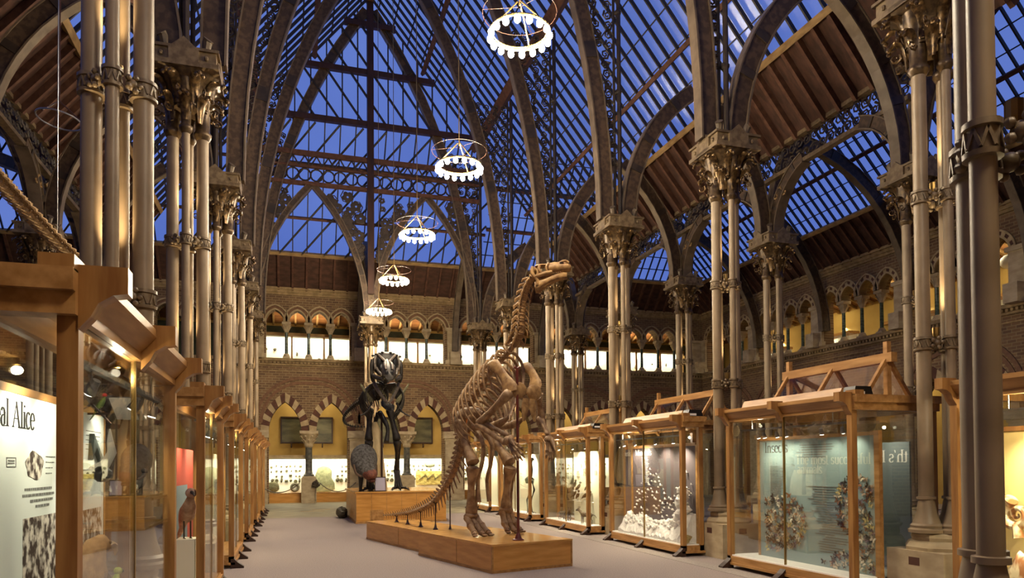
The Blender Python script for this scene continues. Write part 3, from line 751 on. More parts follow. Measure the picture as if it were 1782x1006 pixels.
for i,(b0,b1) in enumerate(bays):
    if b1<-1: continue
    n+=1; xc=(b0+b1)/2; lab=f'{ORD[n-1]} marble column from the left in the ground arcade of the far wall'
    if fa: pa.location=(xc,YW+.22,0); pa['label']=lab; fa=False
    else: dup(pa,(xc,YW+.22,0),None,lab)
ybays=[(min(a,b),max(a,b)) for a,b in zip(YBND[:-1],YBND[1:])]
for i,(b0,b1) in enumerate(ybays[:5]):
    dup(pa,(XW+.22,(b0+b1)/2,0),pi/2*-1,f'{ORD[i]} marble column from the far corner in the ground arcade of the right wall')
n=0
for i,(b0,b1) in enumerate(bays):
    if b1<-1: continue
    for q in (-1,0,1):
        n+=1; lab=f'{ORD[n-1]} green gallery colonnette from the left, upper arcade of the far wall'
        L=((b0+b1)/2+q,YW+.22,6.75)
        if fc: pc.location=L; pc['label']=lab; fc=False
        else: dup(pc,L,None,lab)
n=0
for i,(b0,b1) in enumerate(ybays[:5]):
    for q in (1,0,-1):
        n+=1; dup(pc,(XW+.22,(b0+b1)/2+q,6.75),None,f'{ORD[n-1]} green gallery colonnette from the far corner, upper arcade of the right wall')
# ------------------------------------------------------------------ lit wall cases
M['panelw']=mat('white_case_back','#f3efdc',rough=.9)
M['fos1']=mat('olive_fossil','#6d6747','#4b4731',rough=.7,scale=(20,20,20)); M['fos2']=mat('dark_fossil','#3c3527','#57503a',rough=.7,scale=(20,20,20)); M['fos3']=mat('greenish_slab','#8b8b68','#6d6e50',rough=.8,scale=(8,8,8))
rr=random.Random(3)
def fossil_meshes():
    out=[]
    for i in range(4):
        m=MB()
        if i==0: m.ell((0,0,0),.05,.02,.04,8,5,jit=.25)
        elif i==1: m.torus((0,0,0),.032,.016,10,5,(0,1,0)).ell((0,0,0),.02,.014,.02,6,4)
        elif i==2: m.ell((0,0,0),.03,.02,.06,7,5,jit=.2)
        else: m.box(-.05,.05,-.012,.012,-.035,.035).ell((0,-.015,0),.03,.01,.02,7,4)
        out.append(m.mesh('fossil',M['fos1'] if i%2 else M['fos2'],True))
    return out
FM=fossil_meshes()
def wall_case(x0,x1,y0,z0,z1,lab,skirt,lower):
    r=thing('wall_case',((x0+x1)/2,y0+.3,0 if lower else 6.6),lab,'display case'); d=.5
    zz=0 if lower else 6.6
    MB().box(x0,x1,y0,y0+d,zz,z0).build('base_panel',M['honey'] if lower else M['oakh'],r)
    MB().box(x0+.04,x1-.04,y0+d-.05,y0+d-.02,z0,z1).build('back_panel',M['panelw'],r)
    MB().box(x0,x1,y0-.06,y0+d,z1,z1+.14).build('top_ledge',M['bandstone'] if lower else M['palebeam'],r)
    m=MB(); k=2 if lower else 3
    for i in range(k+1):
        x=x0+(x1-x0)*i/k; m.box(max(x0,x-.045),min(x1,x+.045),y0-.01,y0+.06,z0,z1)
    m.box(x0,x1,y0-.01,y0+.05,z0,z0+.05)
    m.build('frame',M['oakh'],r)
    MB().box(x0+.03,x1-.03,y0+.02,y0+.026,z0+.05,z1).build('glass_pane',M['caseglass'],r)
    MB().box(x0+.1,x1-.1,y0+.07,y0+.13,z1-.06,z1-.005).build('lamp_trough',M['white'],r)
    area('case_strip_lamp',((x0+x1)/2,y0+.12,z1-.08),((x0+x1)/2,y0+d,z0+(z1-z0)*.35),150 if lower else 110,(x1-x0)*.92,.06,(1,.93,.70))
    return r
num=0
def put(me,loc,label,cat,group,sc=1,rz=0,name='fossil',ry=0):
    o=bpy.data.objects.new(name,me); COL.objects.link(o); o.location=loc; o.scale=(sc,)*3; o.rotation_euler=(0,ry,rz); return tag(o,label,cat,group)
bn=0
for (b0,b1) in bays:
    if b1<-1: continue
    bn+=1
    wall_case(b0+.08,b1-.08,35.3,.42,2.12,f'{ORD[bn-1]} brightly lit fossil wall case from the left, ground floor of far wall',None,True)
    xc=(b0+b1)/2; g=f'fossils in the {ORD[bn-1]} ground floor wall case'
    if bn<=4:
        for hx in (b0+.3,xc+.15):
            for zi,z in enumerate((1.72,1.5,1.27,1.04)):
                for q in range(8):
                    if rr.random()<.2 or (bn==1 and hx>xc-.2 and q<5): continue
                    put(FM[(q+zi)%4],(hx+.13+q*.215+rr.uniform(-.03,.03),35.72,z+rr.uniform(-.03,.03)),f'small dark fossil in a row inside the {ORD[bn-1]} lit ground floor wall case','fossil',g,rr.uniform(.9,1.5)*(1.5 if zi==3 else 1))
    else:
        for q in range(7): put(FM[q%4],(b0+.5+q*.6,35.7,1.0+.3*(q%3)),f'dark fossil mounted inside the {ORD[bn-1]} lit ground floor wall case','fossil',g,1.8)
    wall_case(b0+.05,b1-.05,35.9,6.85,8.05,f'{ORD[bn-1]} bright gallery case from the left behind the upper arcade of far wall',None,False)
    for q in range(9):
        put(FM[(q*3+bn)%4],(b0+.4+q*.47+rr.uniform(-.1,.1),36.3,6.98+rr.choice((0,0,.25,.45))),f'small specimen on the white back of the {ORD[bn-1]} bright gallery case','specimen',f'specimens in the {ORD[bn-1]} gallery case',rr.uniform(1,2.2))
# big greenish slab, round fossil and framed slab
m=MB(); out=[(-.38,.0),(-.45,.35),(-.42,.8),(-.3,1.15),(-.05,1.25),(.2,1.2),(.36,1.0),(.34,.65),(.48,.4),(.5,.1),(.3,0)]
m.prism([(1.62+a,35.66,.5+b) for a,b in out],(0,.08,0)); tag(m.build('fossil_slab',M['fos3'],loc=(1.62,35.7,.5)),'tall greenish fossil slab in the first ground floor wall case','fossil')
m=MB().torus((.25,35.66,.72),.16,.07,18,6,(0,1,0)); tag(m.build('fossil_arch',M['fos2'],loc=(.25,35.66,.5),smooth=True),'large dark rounded fossil low in the first ground floor wall case','fossil')
m=MB().ell((-.75,35.66,.75),.3,.06,.26,12,8,jit=.08); tag(m.build('ammonite',M['fos1'],loc=(-.75,35.66,.5)),'big round ribbed fossil at lower left of the first ground floor wall case','fossil')
r=thing('framed_slab',(6.9,35.66,.9),'yellow framed slab with dark fossil marks in the second ground floor wall case','fossil')
MB().box(6.1,7.5,35.66,35.7,.75,1.45).build('slab',mat('yellow_slab','#c7b46a','#a08b47',rough=.8,scale=(7,7,14),lo=.45,hi=.55),r); m=MB()
for i in range(9): m.tube([(6.25+i*.13,35.65,1.0+.12*(i%3)),(6.33+i*.13,35.645,1.08+.1*(i%3)),(6.45+i*.13,35.65,1.0+.1*((i+1)%3))],.015,5)
m.build('fossil_marks',M['fos2'],r)
m=MB().ell((6.8,35.68,1.82),.3,.04,.14,14,6); tag(m.build('oval_fossil',M['fos3'],loc=(6.8,35.68,1.7)),'pale oval fossil above the yellow framed slab','fossil')
# right wall gallery: lit cases and a few furnishings
for i,(b0,b1) in enumerate(ybays[:5]):
    y=(b0+b1)/2; r=thing('gallery_case',(XW+2.4,y,6.6),f'{ORD[i]} lit gallery case from the far corner behind the upper arcade of the right wall','display case')
    MB().box(XW+2.2,XW+2.8,b0+.6,b1-1.2,6.6,6.9).build('base_panel',M['oakh'],r); MB().box(XW+2.7,XW+2.75,b0+.62,b1-1.22,6.9,7.6).build('back_panel',M['panelw'],r)
    MB().box(XW+2.2,XW+2.8,b0+.6,b1-1.2,7.6,7.72).build('top_ledge',M['oakh'],r); MB().box(XW+2.21,XW+2.215,b0+.62,b1-1.22,6.9,7.6).build('glass_pane',M['caseglass'],r)
    area('gallery_case_lamp',(XW+2.4,(b0+b1)/2-.3,7.55),(XW+2.75,(b0+b1)/2-.3,7.0),30,.06,2.2,(1,.93,.7))
# ------------------------------------------------------------------ corridor furnishings
def picture(name,x0,x1,z0,z1,lab,matb,y=37.3):
    r=thing(name,((x0+x1)/2,y,z0),lab,'picture')
    MB().box(x0,x1,y-.05,y-.01,z0,z1).build('canvas',matb,r)
    m=MB()
    for a in ((x0-.07,x0,z0-.07,z1+.07),(x1,x1+.07,z0-.07,z1+.07),(x0,x1,z0-.07,z0),(x0,x1,z1,z1+.07)): m.box(a[0],a[1],y-.08,y-.01,a[2],a[3])
    m.build('frame',M['darkwood'],r); m=MB()
    for x in (x0+.45,x1-.45): m.tube([(x,y-.06,z0-.07),(x,y-.1,z0-.22),(x,y-.03,z0-.27)],.03,6)
    m.build('bracket',M['darkwood'],r)
    return r
mural=mat('dark_mural','#3f3c2a','#6a6447',rough=.5,scale=(1.2,1,4),detail=6)
picture('painted_panel',-.35,2.05,2.95,4.15,'long dark framed landscape on the yellow wall behind the first marble column',mural)
picture('painted_panel',4.2,7.2,2.95,4.2,'dark framed picture on the yellow wall behind the black dinosaur',mural)
m=MB().prism([(5.9,36.4,3.1),(6.9,36.4,3.4),(6.9,36.4,4.0),(6.6,36.4,4.15),(5.9,36.4,4.1)],(0,.2,0)); tag(m.build('boat_model',M['darkwood'],loc=(6.4,36.5,3.1)),'dark boat shaped relief beside the right arch behind the dinosaurs','relief') if False else None
def door(x,y,lab,ax='x'):
    r=thing('panelled_door',(x,y,2.4),lab,'door'); m=MB()
    m.box(x-.5,x+.5,y-.08,y-.02,2.4,5.2); m.build('leaf',mat('orange_door','#a85a1e','#8a4614',rough=.4,scale=(9,9,2)),r)
    m=MB(); m.box(x-.62,x-.5,y-.12,y-.01,2.3,5.3).box(x+.5,x+.62,y-.12,y-.01,2.3,5.3).box(x-.62,x+.62,y-.12,y-.01,5.2,5.35); m.box(x-.75,x+.75,y-.2,y-.01,2.2,2.35); m.build('frame',M['oak'],r)
door(8.7,37.3,'orange wooden shutter at the right of the yellow wall above the lit cases'); door(13.6,37.3,'orange wooden shutter seen past the brown skeleton on the far wall')
# chain between pedestals
for (xa,xb,l) in ((-1.4,.45,'left'),(1.35,3.0,'right')):
    pts=[V((xa+(xb-xa)*t/12,34.3,.95-.42*(1-(2*t/12-1)**2))) for t in range(13)]; pts=[V((xa,34.3,.95))]+pts[1:-1]+[V((xb,34.3,.95))]
    tag(MB().tube(pts,.022,6).build('chain',M['cord'],loc=(xa,34.3,.5)),f'dark sagging chain on the {l} side of the first stone pedestal','chain')
r=thing('carved_boss',(.95,34.4,.95),'dark carved leaf knot on the front of the first stone pedestal','ornament')
m=MB()
for i in range(14):
    a=i*2.4; q=.04+.02*i%.2; m.ell((.95+.22+.16*cos(a)*(i/14),34.36-.03*(i%3),.9+.18*sin(a)*(i/14)),.07,.06,.07,8,5,jit=.2)
m.tube([(1.17,34.34,.8),(1.15,34.33,.4),(1.16,34.33,.1)],.012,5); m.build('leaves',M['cord'],r)
# corridor and gallery lamps
for (b0,b1) in bays:
    if b1<-1: continue
    x=(b0+b1)/2; area('corridor_lamp',(x,36.2,6.1),(x,37.0,3),85,1.2,.3,(1,.85,.56)); area('gallery_lamp',(x,36.6,8.5),(x,35.6,10),60,2.5,.15,(1,.75,.42))
for i,(b0,b1) in enumerate(ybays[:6]):
    y=(b0+b1)/2; area('gallery_lamp',(XW+1.7,y,9.3),(XW+2.5,y,7.5),70,.3,1.5,(1,.85,.52))
for i,(b0,b1) in enumerate(ybays[2:6]):
    y=(b0+b1)/2; area('corridor_lamp',(XW+1.8,y,6.1),(XW+2.6,y,3),60,.3,1.2,(1,.82,.48))
m=MB().ell((XW+1.56,18.0,8.58),.3,.3,.25,16,10); m.tube([(XW+1.56,18.0,8.8),(XW+1.56,18.0,9.62)],.01,5)
tag(m.build('globe_lamp',M['white'],loc=(XW+1.56,18.0,8.6),smooth=True),'white oval globe hanging in the right gallery','lamp')
m=MB().ell((XW+1.56,17.72,8.05),.17,.17,.17,14,10); m.tube([(XW+1.56,17.72,8.2),(XW+1.56,17.72,9.66)],.008,5)
tag(m.build('red_ball',mat('red_paper','#b3201c',rough=.5),loc=(XW+1.56,17.72,8.0),smooth=True),'red ball hanging in the right gallery beside the white globe','ornament')
# ------------------------------------------------------------------ tall oak display cases
def case(x0,x1,y0,y1,front,lab,H=2.62,mull=1,lamps=(),xt=None,floorm=None,back=False,strip=0,aimx=None):
    """front=+1: glazed front faces +X (left row); -1 faces -X (right row)"""
    xf,xb=(x1,x0) if front>0 else (x0,x1); s=front
    r=thing('display_case',((x0+x1)/2,(y0+y1)/2,0),lab,'display case')
    w=.085; zb=.22; zt=H-.22
    for (x,y,n) in ((xf,y0,1),(xf,y1,1),(xb,y0,0),(xb,y1,0)):
        xs=(x-w,x) if (x==x1) else (x,x+w); ys=(y,y+w) if y==y0 else (y-w,y)
        m=MB().box(xs[0],xs[1],ys[0],ys[1],.05,zt); m.build('corner_post',M['oak'],r)
    m=MB().box(x0,x1,y0,y1,.10,zb-.02).box(x0-.02,x1+.02,y0-.02,y1+.02,.06,.10); m.build('base_rail',M['oakh'],r)
    fl=MB().box(x0+.03,x1-.03,y0+.03,y1-.03,zb-.02,zb); fl.build('case_floor',floorm or M['paper'],r)
    # cornice: moulded beam with sloping outer face
    m=MB(); prof=[(0,0),(0,.05),(.09,.15),(.09,.2),(-.08,.2),(-.08,0)]
    if s>0:
        m.prism([(x1+a,y0,zt+b) for a,b in prof],(0,y1-y0,0)); m.prism([(x0-a,y0,zt+b) for a,b in prof],(0,y1-y0,0))
    else:
        m.prism([(x0-a,y0,zt+b) for a,b in prof],(0,y1-y0,0)); m.prism([(x1+a,y0,zt+b) for a,b in prof],(0,y1-y0,0))
    m.box(x0,x1,y0-.05,y0+.08,zt,zt+.2).box(x0,x1,y1-.08,y1+.05,zt,zt+.2); m.box(x0,x1,y0-.09,y0-.05,zt+.1,zt+.2)
    m.build('cornice',M['oakh'],r)
    MB().box(x0,x1,y0+.08,y1-.08,zt+.13,zt+.17).build('top_board',M['oakh'],r)
    ys=[y0+.04]+[y0+(y1-y0)*i/(mull+1) for i in range(1,mull+1)]+[y1-.04]
    for y in ys:
        poly=[(0,-.06),(.05,.0),(.08,.06),(.14,.1),(.20,.11),(.20,.23),(0,.23)]
        br=MB().prism([(xf+s*a,y-.05,zt+b) for a,b in poly],(0,.10,0))
        if y==ys[0]: br.box(min(xf,xf-s*.14),max(xf,xf-s*.14),y0-.07,y0+.10,zt+.19,zt+.26)
        br.build('cornice_bracket',M['oak'],r)
        MB().prism([(xf+s*a,y-.06,b) for a,b in ((-.05,0),(.16,0),(.16,.03),(.06,.10),(.0,.16),(-.05,.16))],(0,.12,0)).build('foot',M['darkwood'],r)
    # panes
    for i in range(mull+1):
        a=y0+.05+(y1-y0-.1)*i/(mull+1); b=y0+.05+(y1-y0-.1)*(i+1)/(mull+1)
        MB().box(xf-s*.042-.003,xf-s*.042+.003,a+.012,b-.012,zb,zt).build('front_pane',M['caseglass'],r)
    for y in (y0+.04,y1-.04): MB().box(x0+.06,x1-.06,y-.003,y+.003,zb,zt).build('end_pane',M['caseglass'],r)
    if not back: MB().box(xb+s*.042-.003,xb+s*.042+.003,y0+.06,y1-.06,zb,zt).build('back_pane',M['caseglass'],r)
    m=MB()
    for i in range(1,mull+1):
        y=y0+(y1-y0)*i/(mull+1); m.box(xf-s*.05-.014,xf-s*.05+.014,y-.012,y+.012,zb,zt)
    m.build('glazing_strip',M['brass'],r)
    # track and spot lamps
    if lamps:
        xm=xt if xt else xf-s*.11; zt2=zt-.16
        t=MB().box(xm-.02,xm+.02,y0+.2,y1-.2,zt2,zt2+.03)
        for y in (y0+.5,y1-.5): t.tube([(xm,y,zt2),(xm,y,zt+.12)],.008,5)
        tr_=t.build('lamp_track',M['steel'],r)
        for (y,e,ty,tz) in lamps:
            tx=aimx if aimx else xb; hd=V((xm,y,zt2-.09)); d=(V((tx,ty,tz))-hd).normalized()
            h=MB().tube([hd-d*.05,hd+d*.035],[.022,.036],10); h.tube([hd,(xm,y,zt2)],.006,4); h.build('spot_head',M['steel'],tr_)
            MB().tube([hd+d*.036,hd+d*.04],[.027,.027],10).build('spot_lens',M['lamp'],tr_)
            if strip: spot('case_spot',hd+d*.06,(tx,ty,tz),strip*3./len(lamps),130,.8,(1,.88,.64),.02)
    if strip:
        xm=xt if xt else xf-s*.11; yb_=y0+.75*(y1-y0) if s<0 else y0+.45*(y1-y0); zb_=zt-.06
        MB().lathe([(.018,.04),(.018,.0),(.012,-.005)],8,(xm,yb_,zb_)).build('fill_cap',M['brass'],r)  # brass cap made up to go with the fill light below
        point('case_fill',(xm,yb_,zb_-.035),strip*.30,.025,(1,.86,.6))  # fill light added in each case to brighten its ceiling
    return r
def lines(mb,x,ya,yb,z,rows,dz,h,rnd,thick=.002,dirn=1):
    """short grey text lines on a panel lying in the plane x=const"""
    for i in range(rows):
        w=(yb-ya)*rnd.uniform(.55,1); c=(ya+yb)/2 if rnd.random()<.0 else None
        mb.box(x-thick,x+thick,ya if dirn>0 else yb-w,ya+w if dirn>0 else yb,z-i*dz,z-i*dz+h)
M['ink']=mat('black_ink','#1b1a18',rough=.8); M['softink']=mat('grey_ink','#6b6f6c',rough=.8); M['paleink']=mat('pale_lettering','#c3cbbd',rough=.7); M['whiteink']=mat('white_lettering','#f4f1e4',rough=.7)
M['alice']=mat('pale_blue_panel','#d5e0dc',rough=.8); M['insect']=mat('duck_egg_panel','#93aaa8','#88a09f',rough=.8,scale=(.6,.6,.6)); M['mineral']=mat('plum_brown_panel','#584d50',rough=.8); M['cream']=mat('cream_panel','#e9e2c4',rough=.85); M['redp']=mat('red_panel','#a8402c',rough=.7); M['bluegrey']=mat('slate_blue_panel','#6f7c80',rough=.7); M['etch']=mat('brown_etching','#33241c','#d6d2c6',rough=.8,scale=(16,18,15),detail=12,lo=.44,hi=.60)
XFL=-.9; XFR=6.93
# near left case -------------------------------------------------------
case(-1.32,XFL,3.60,6.50,1,'nearest tall oak and glass case at the left edge with the pale Alice panel',mull=1,lamps=((3.9,10,4.0,1.9),(4.3,0,4.5,1.7),(5.4,8,5.5,1.6),(6.1,8,6.2,1.2)),floorm=M['oakh'],strip=20)
r=thing('exhibit_panel',(-1.27,4.6,.25),'pale blue panel headed Alice inside the nearest left case','panel')
MB().box(-1.275,-1.255,3.68,5.66,.24,2.08).build('board',M['alice'],r); MB().box(-1.285,-1.25,3.68,5.69,2.08,2.12).box(-1.285,-1.25,5.66,5.69,.24,2.12).build('edge_trim',M['oakh'],r)
# text plane faces +X ; reading direction +Y
RX=(pi/2,0,pi/2)
letter('The Real Alice',lambda u,v:(-1.2545,3.45+u-.12,1.918+v),(1,0,0),.125,.90,M['ink'],r)
lm=MB(); q=random.Random(4)
def words(mb,y0,wid,z,h):
    y=y0
    while y<y0+wid:
        w_=q.uniform(.012,.05); mb.box(-1.2555,-1.2535,y,min(y+w_,y0+wid),z,z+h); y+=w_+.009
for k,(y0_,w_,z) in enumerate(((4.09,.42,1.607),(4.06,.49,1.577),(4.17,.36,1.547),(4.25,.22,1.517))): words(lm,y0_,w_,z,.013)
for k in range(4): words(lm,4.41,.16-.02*k,1.78-.03*k,.006)
for k in range(5): words(lm,5.2,.38-.03*k,1.96-.03*k,.006)
for k in range(5): words(lm,4.82,.28,1.90-.03*k,.007)
lm.build('small_text',M['softink'],r)
m=MB(); m.prism([(-1.255,4.235+(.13+.015*sin(5*a_))*cos(a_),1.735+(.072+.008*sin(4*a_))*sin(a_)) for a_ in [2*pi*i/24 for i in range(24)]],(.002,0,0)); m.box(-1.256,-1.253,4.07,4.60,1.05,1.47); m.box(-1.256,-1.253,5.08,5.6,1.16,1.45); m.build('engraving',M['etch'],r)
m=MB()
for z0,z1,y0,y1 in ((1.727,1.73,3.85,3.97),(1.77,1.773,3.85,3.97),(1.727,1.773,3.85,3.853),(1.727,1.773,3.967,3.97),(1.755,1.76,3.87,3.95),(1.743,1.748,3.87,3.95)): m.box(-1.256,-1.253,y0,y1,z0,z1)
m.build('boxed_note',M['softink'],r)
# birds in the near case
def eagle(loc,sc):
    r=thing('stuffed_eagle',loc,'tawny eagle with hooked yellow beak at the foot of the nearest left case','bird'); L=V(loc); f=V((.25,.97,0)); sd=V((f.y,-f.x,0)); u=V((0,0,1))
    P=lambda a,b,c:L+f*a*sc+sd*b*sc+u*c*sc
    b=MB(); R=Matrix.Identity(3)
    b.loft([(P(-.30,0,.0),u*.03*sc,sd*.05*sc),(P(-.22,0,.16),(u*.7+f*-.4)*.16*sc,sd*.15*sc),(P(-.06,0,.34),(u*.6-f*.6)*.2*sc,sd*.19*sc),(P(.04,0,.55),(u*.6-f*.6)*.19*sc,sd*.17*sc),(P(.07,0,.72),(u*.5-f*.8)*.12*sc,sd*.11*sc),(P(.13,0,.82),(u*.8-f*.4)*.105*sc,sd*.09*sc),(P(.22,0,.84),u*.085*sc,sd*.075*sc),(P(.29,0,.82),u*.05*sc,sd*.045*sc)],14)
    b.build('body',mat('tawny_feathers','#8d6f4c','#6a4f33',rough=.85,scale=(25,25,9),bump=.6),r,smooth=60)
    k=MB(); k.tube([P(.27,0,.825),P(.36,0,.835),P(.43,0,.81),P(.46,0,.76),P(.45,0,.72)],[.045*sc,.042*sc,.034*sc,.02*sc,.004],8,flat=.6,up=sd); k.tube([P(.27,0,.785),P(.35,0,.775),P(.40,0,.77)],[.028*sc,.022*sc,.008],8,flat=.6,up=sd); k.build('beak',mat('horn_yellow','#b98f45','#8a6a36',rough=.4),r,smooth=True)
    e=MB()
    for s in (-1,1): e.ell(P(.22,s*.072,.855),.016*sc,.016*sc,.016*sc,8,6)
    e.build('eye',M['black'],r,smooth=True)
    w=MB()
    for s in (-1,1): w.loft([(P(.02,s*.16,.58),(u*.8-f*.4)*.08*sc,sd*.03*sc),(P(-.06,s*.2,.36),(u*.8-f*.6)*.16*sc,sd*.035*sc),(P(-.2,s*.17,.1),(u*.8-f*.5)*.1*sc,sd*.025*sc),(P(-.34,s*.1,-.08),(u*.8-f*.5)*.03*sc,sd*.015*sc)],10)
    w.build('wing',mat('brown_wing_feathers','#5d4836','#40301f',rough=.85,scale=(30,30,6),bump=.6),r,smooth=60)
    m=MB(); 
    for s in (-1,1): m.tube([P(-.05,s*.07,.2),P(-.02,s*.07,-.05)],[.05*sc,.03*sc],8)
    m.build('leg',mat('feathered_leg','#7a5f40',rough=.9),r)
    m=MB().tube([L+V((0,-.2,-.06*sc)),L+V((0,.2,-.06*sc))],.035,8).box(L.x-.05,L.x+.05,L.y-.05,L.y+.05,.24-.02,L.z-.04); tag(m.build('perch',M['darkwood'],loc=(L.x,L.y,.22)),'dark wooden perch under the tawny eagle','perch')
eagle((-1.11,4.62,.66),.72)
def bird(name,loc,rz,sc,body,lab,beakm,headm=None,tail=True,cat='bird',pose=.6,legl=.22):
    r=thing(name,loc,lab,cat); L=V(loc); f=V((cos(rz),sin(rz),0)); sd=V((-f.y,f.x,0)); u=V((0,0,1)); P=lambda a,b,c:L+(f*a+sd*b+u*c)*sc
    b=MB().loft([(P(-.3,0,.30-.3*pose),u*.02*sc,sd*.05*sc),(P(-.18,0,.34-.12*pose),u*.09*sc,sd*.09*sc),(P(0,0,.36),u*.15*sc,sd*.13*sc),(P(.14,0,.42+.1*pose),u*.12*sc,sd*.10*sc),(P(.19,0,.52+.12*pose),u*.07*sc,sd*.06*sc)],12); b.build('body',body,r,smooth=60)
    h=MB().ell(P(.22,0,.62+.12*pose),.085*sc,.075*sc,.08*sc,12,8); h.build('head',headm or body,r,smooth=True)
    k=MB().tube([P(.28,0,.63+.12*pose),P(.36,0,.62+.12*pose),P(.40,0,.58+.12*pose)],[.035*sc,.025*sc,.006],7); k.build('beak',beakm,r,smooth=True)
    g=MB()
    for s in (-1,1): g.tube([P(0,s*.05,.26),P(.01,s*.05,.26-legl)],.014*sc,5); g.tube([P(-.03,s*.05,.26-legl),P(.08,s*.05,.26-legl)],.012*sc,5)
    g.build('leg',beakm,r)
    if tail: MB().tube([P(-.25,0,.3-.25*pose),P(-.42,0,.26-.4*pose),P(-.55,0,.22-.5*pose)],[.05*sc,.045*sc,.02*sc],6,flat=.3,up=sd).build('tail',body,r)
    return r
spot('case_spot',(-.99,4.55,2.2),(-1.1,4.75,1.0),34,50,.6,(1,.9,.7),.02)  # extra spot with no fitting, added to brighten the eagle
horn=mat('grey_horn','#4b4238',rough=.4)
bird('stuffed_parakeet',(-1.06,4.99,.86),1.2,.30,mat('yellow_green_feathers','#a9b04a','#7f8f3a',rough=.8,scale=(30,30,30)),'small yellow-green parakeet low in the nearest left case beside the eagle',horn)
m=MB().box(-1.1,-1.02,4.93,5.05,.22,.865); tag(m.build('plinth_block',M['darkwood'],loc=(-1.06,4.99,.22)),'small dark block under the yellow-green parakeet','plinth')
pr=bird('stuffed_parrot',(-1.18,5.24,2.075),1.1,.17,mat('green_parrot_feathers','#4c6632','#6f7f3d',rough=.8,scale=(30,30,30)),'green parrot with red head perched above the Alice panel',horn,mat('red_feathers','#b8281c',rough=.7),pose=1.)
m=MB().tube([(-1.27,5.24,2.075),(-1.12,5.24,2.075)],.008,6).tube([(-1.2,5.1,2.13),(-1.16,5.42,2.02)],.008,6); tag(m.build('parrot_perch',M['darkwood'],loc=(-1.2,5.24,2.07)),'thin twig perch under the green parrot','perch')
# dodo like silhouettes: dark standing bird, white neck, dark ball, long beak in the panel gap
r=bird('stuffed_dark_bird',(-1.12,6.22,1.50),1.3,.28,mat('dark_plumage','#3a342c','#241f1a',rough=.9,scale=(20,20,20)),'small dark bird on the upper glass shelf in the nearest left case',horn,tail=False)
m=MB().tube([(-1.23,5.24,1.70),(-1.15,5.22,1.74),(-1.10,5.18,1.82),(-1.1,5.13,1.90),(-1.1,5.12,1.97)],[.03,.034,.028,.018,.005],8); tag(m.build('white_tusk',M['white'],loc=(-1.1,5.2,1.7),smooth=True),'white curved tusk like feather rising in the nearest left case','feather')
m=MB().ell((-1.14,5.10,1.68),.06,.06,.05,12,8,jit=.06).tube([(-1.25,5.12,1.68),(-1.16,5.1,1.68)],.03,8); tag(m.build('dark_head',M['black'],loc=(-1.14,5.1,1.68),smooth=True),'dark round bird head mounted beside the white tusk in the nearest left case','bird head')
m=MB().prism([(-1.255,5.25,1.77),(-1.255,5.285,1.945),(-1.255,5.56,1.76),(-1.255,5.54,1.73),(-1.255,5.35,1.86)],(.03,0,0)); tag(m.build('long_beak',mat('slate_beak','#54625f','#39423f',rough=.5),loc=(-1.25,5.4,1.73)),'slate coloured pointed beak fixed on the Alice panel','beak')
r=thing('glass_shelf',(-1.1,5.95,1.5),'thin glass shelf carrying the dark bird in the nearest left case','shelf'); MB().box(-1.27,-.96,5.78,6.38,1.485,1.497).build('pane',M['caseglass'],r); MB().box(-.97,-.955,5.78,6.40,1.48,1.5).box(-1.27,-.955,6.38,6.4,1.48,1.5).build('rail',M['brass'],r)
r=thing('glass_shelf',(-1.1,5.95,1.3),'lower glass shelf with brass edge in the nearest left case','shelf'); MB().box(-1.27,-.96,5.7,6.38,1.285,1.297).build('pane',M['caseglass'],r); MB().box(-.97,-.955,5.7,6.40,1.28,1.3).box(-1.27,-.955,6.38,6.4,1.28,1.3).build('rail',M['brass'],r)
r=thing('projector_box',(-1.1,5.9,2.22),'grey angled projector box under the roof of the nearest left case','projector'); m=MB().prism([(-1.2,5.78,2.14),(-1.2,6.0,2.08),(-1.2,6.0,2.24),(-1.2,5.8,2.24)],(.16,0,0)); m.build('housing',M['steel'],r); MB().box(-1.12,-1.10,5.9,5.92,2.24,2.40).build('hanger',M['steel'],r); MB().prism([(-1.19,5.5,2.2),(-1.19,5.76,2.07),(-1.05,5.76,2.07),(-1.05,5.5,2.2)],(0,0,.006)).build('shade',M['white'],r)
# further left cases ----------------------------------------------------
LC=[(8.55,11.0,'second'),(12.95,15.5,'third'),(17.4,19.95,'fourth'),(21.73,24.45,'fifth'),(26.23,28.9,'sixth')]
for i,(a,b,n) in enumerate(LC):
    case(-1.32,XFL,a,b,1,f'{n} tall oak case back along the left side of the nave',mull=1,lamps=((a+.7,16 if i<3 else 0,a+.8,1.4),(a+1.5,0,a+1.6,1.3),(b-.5,10 if i<2 else 0,b-.6,1.4)),floorm=M['oakh'],strip=28)
    r=thing('exhibit_panel',(-1.27,(a+b)/2,.25),f'exhibit panel inside the {n} case of the left row','panel'); MB().box(-1.28,-1.26,a+.15,b-.4,.24,1.95).build('board',M[('redp','cream','bluegrey','cream','insect')[i]],r); MB().box(-1.258,-1.256,a+.5,b-1.0,.7,1.5).build('picture',M[('bluegrey','etch','cream','etch','cream')[i]],r)
r=bird('stuffed_flamingo',(-1.1,8.75,.95),-1.2,.7,mat('pinkish_plumage','#c9a58c','#a57f68',rough=.9,scale=(20,20,20)),'pinkish long billed bird near the end of the second left case',horn,legl=.3)
m=MB().box(-1.2,-1.0,8.55,8.9,.22,.92); tag(m.build('display_plinth',M['cream'],loc=(-1.1,8.7,.22)),'cream display plinth under the pinkish bird','plinth')
m=MB()
for k in range(5): m.tube([(-1.24,8.9+.1*k,1.0),(-1.24,8.95+.1*k,1.3+.1*k)],.02,5)
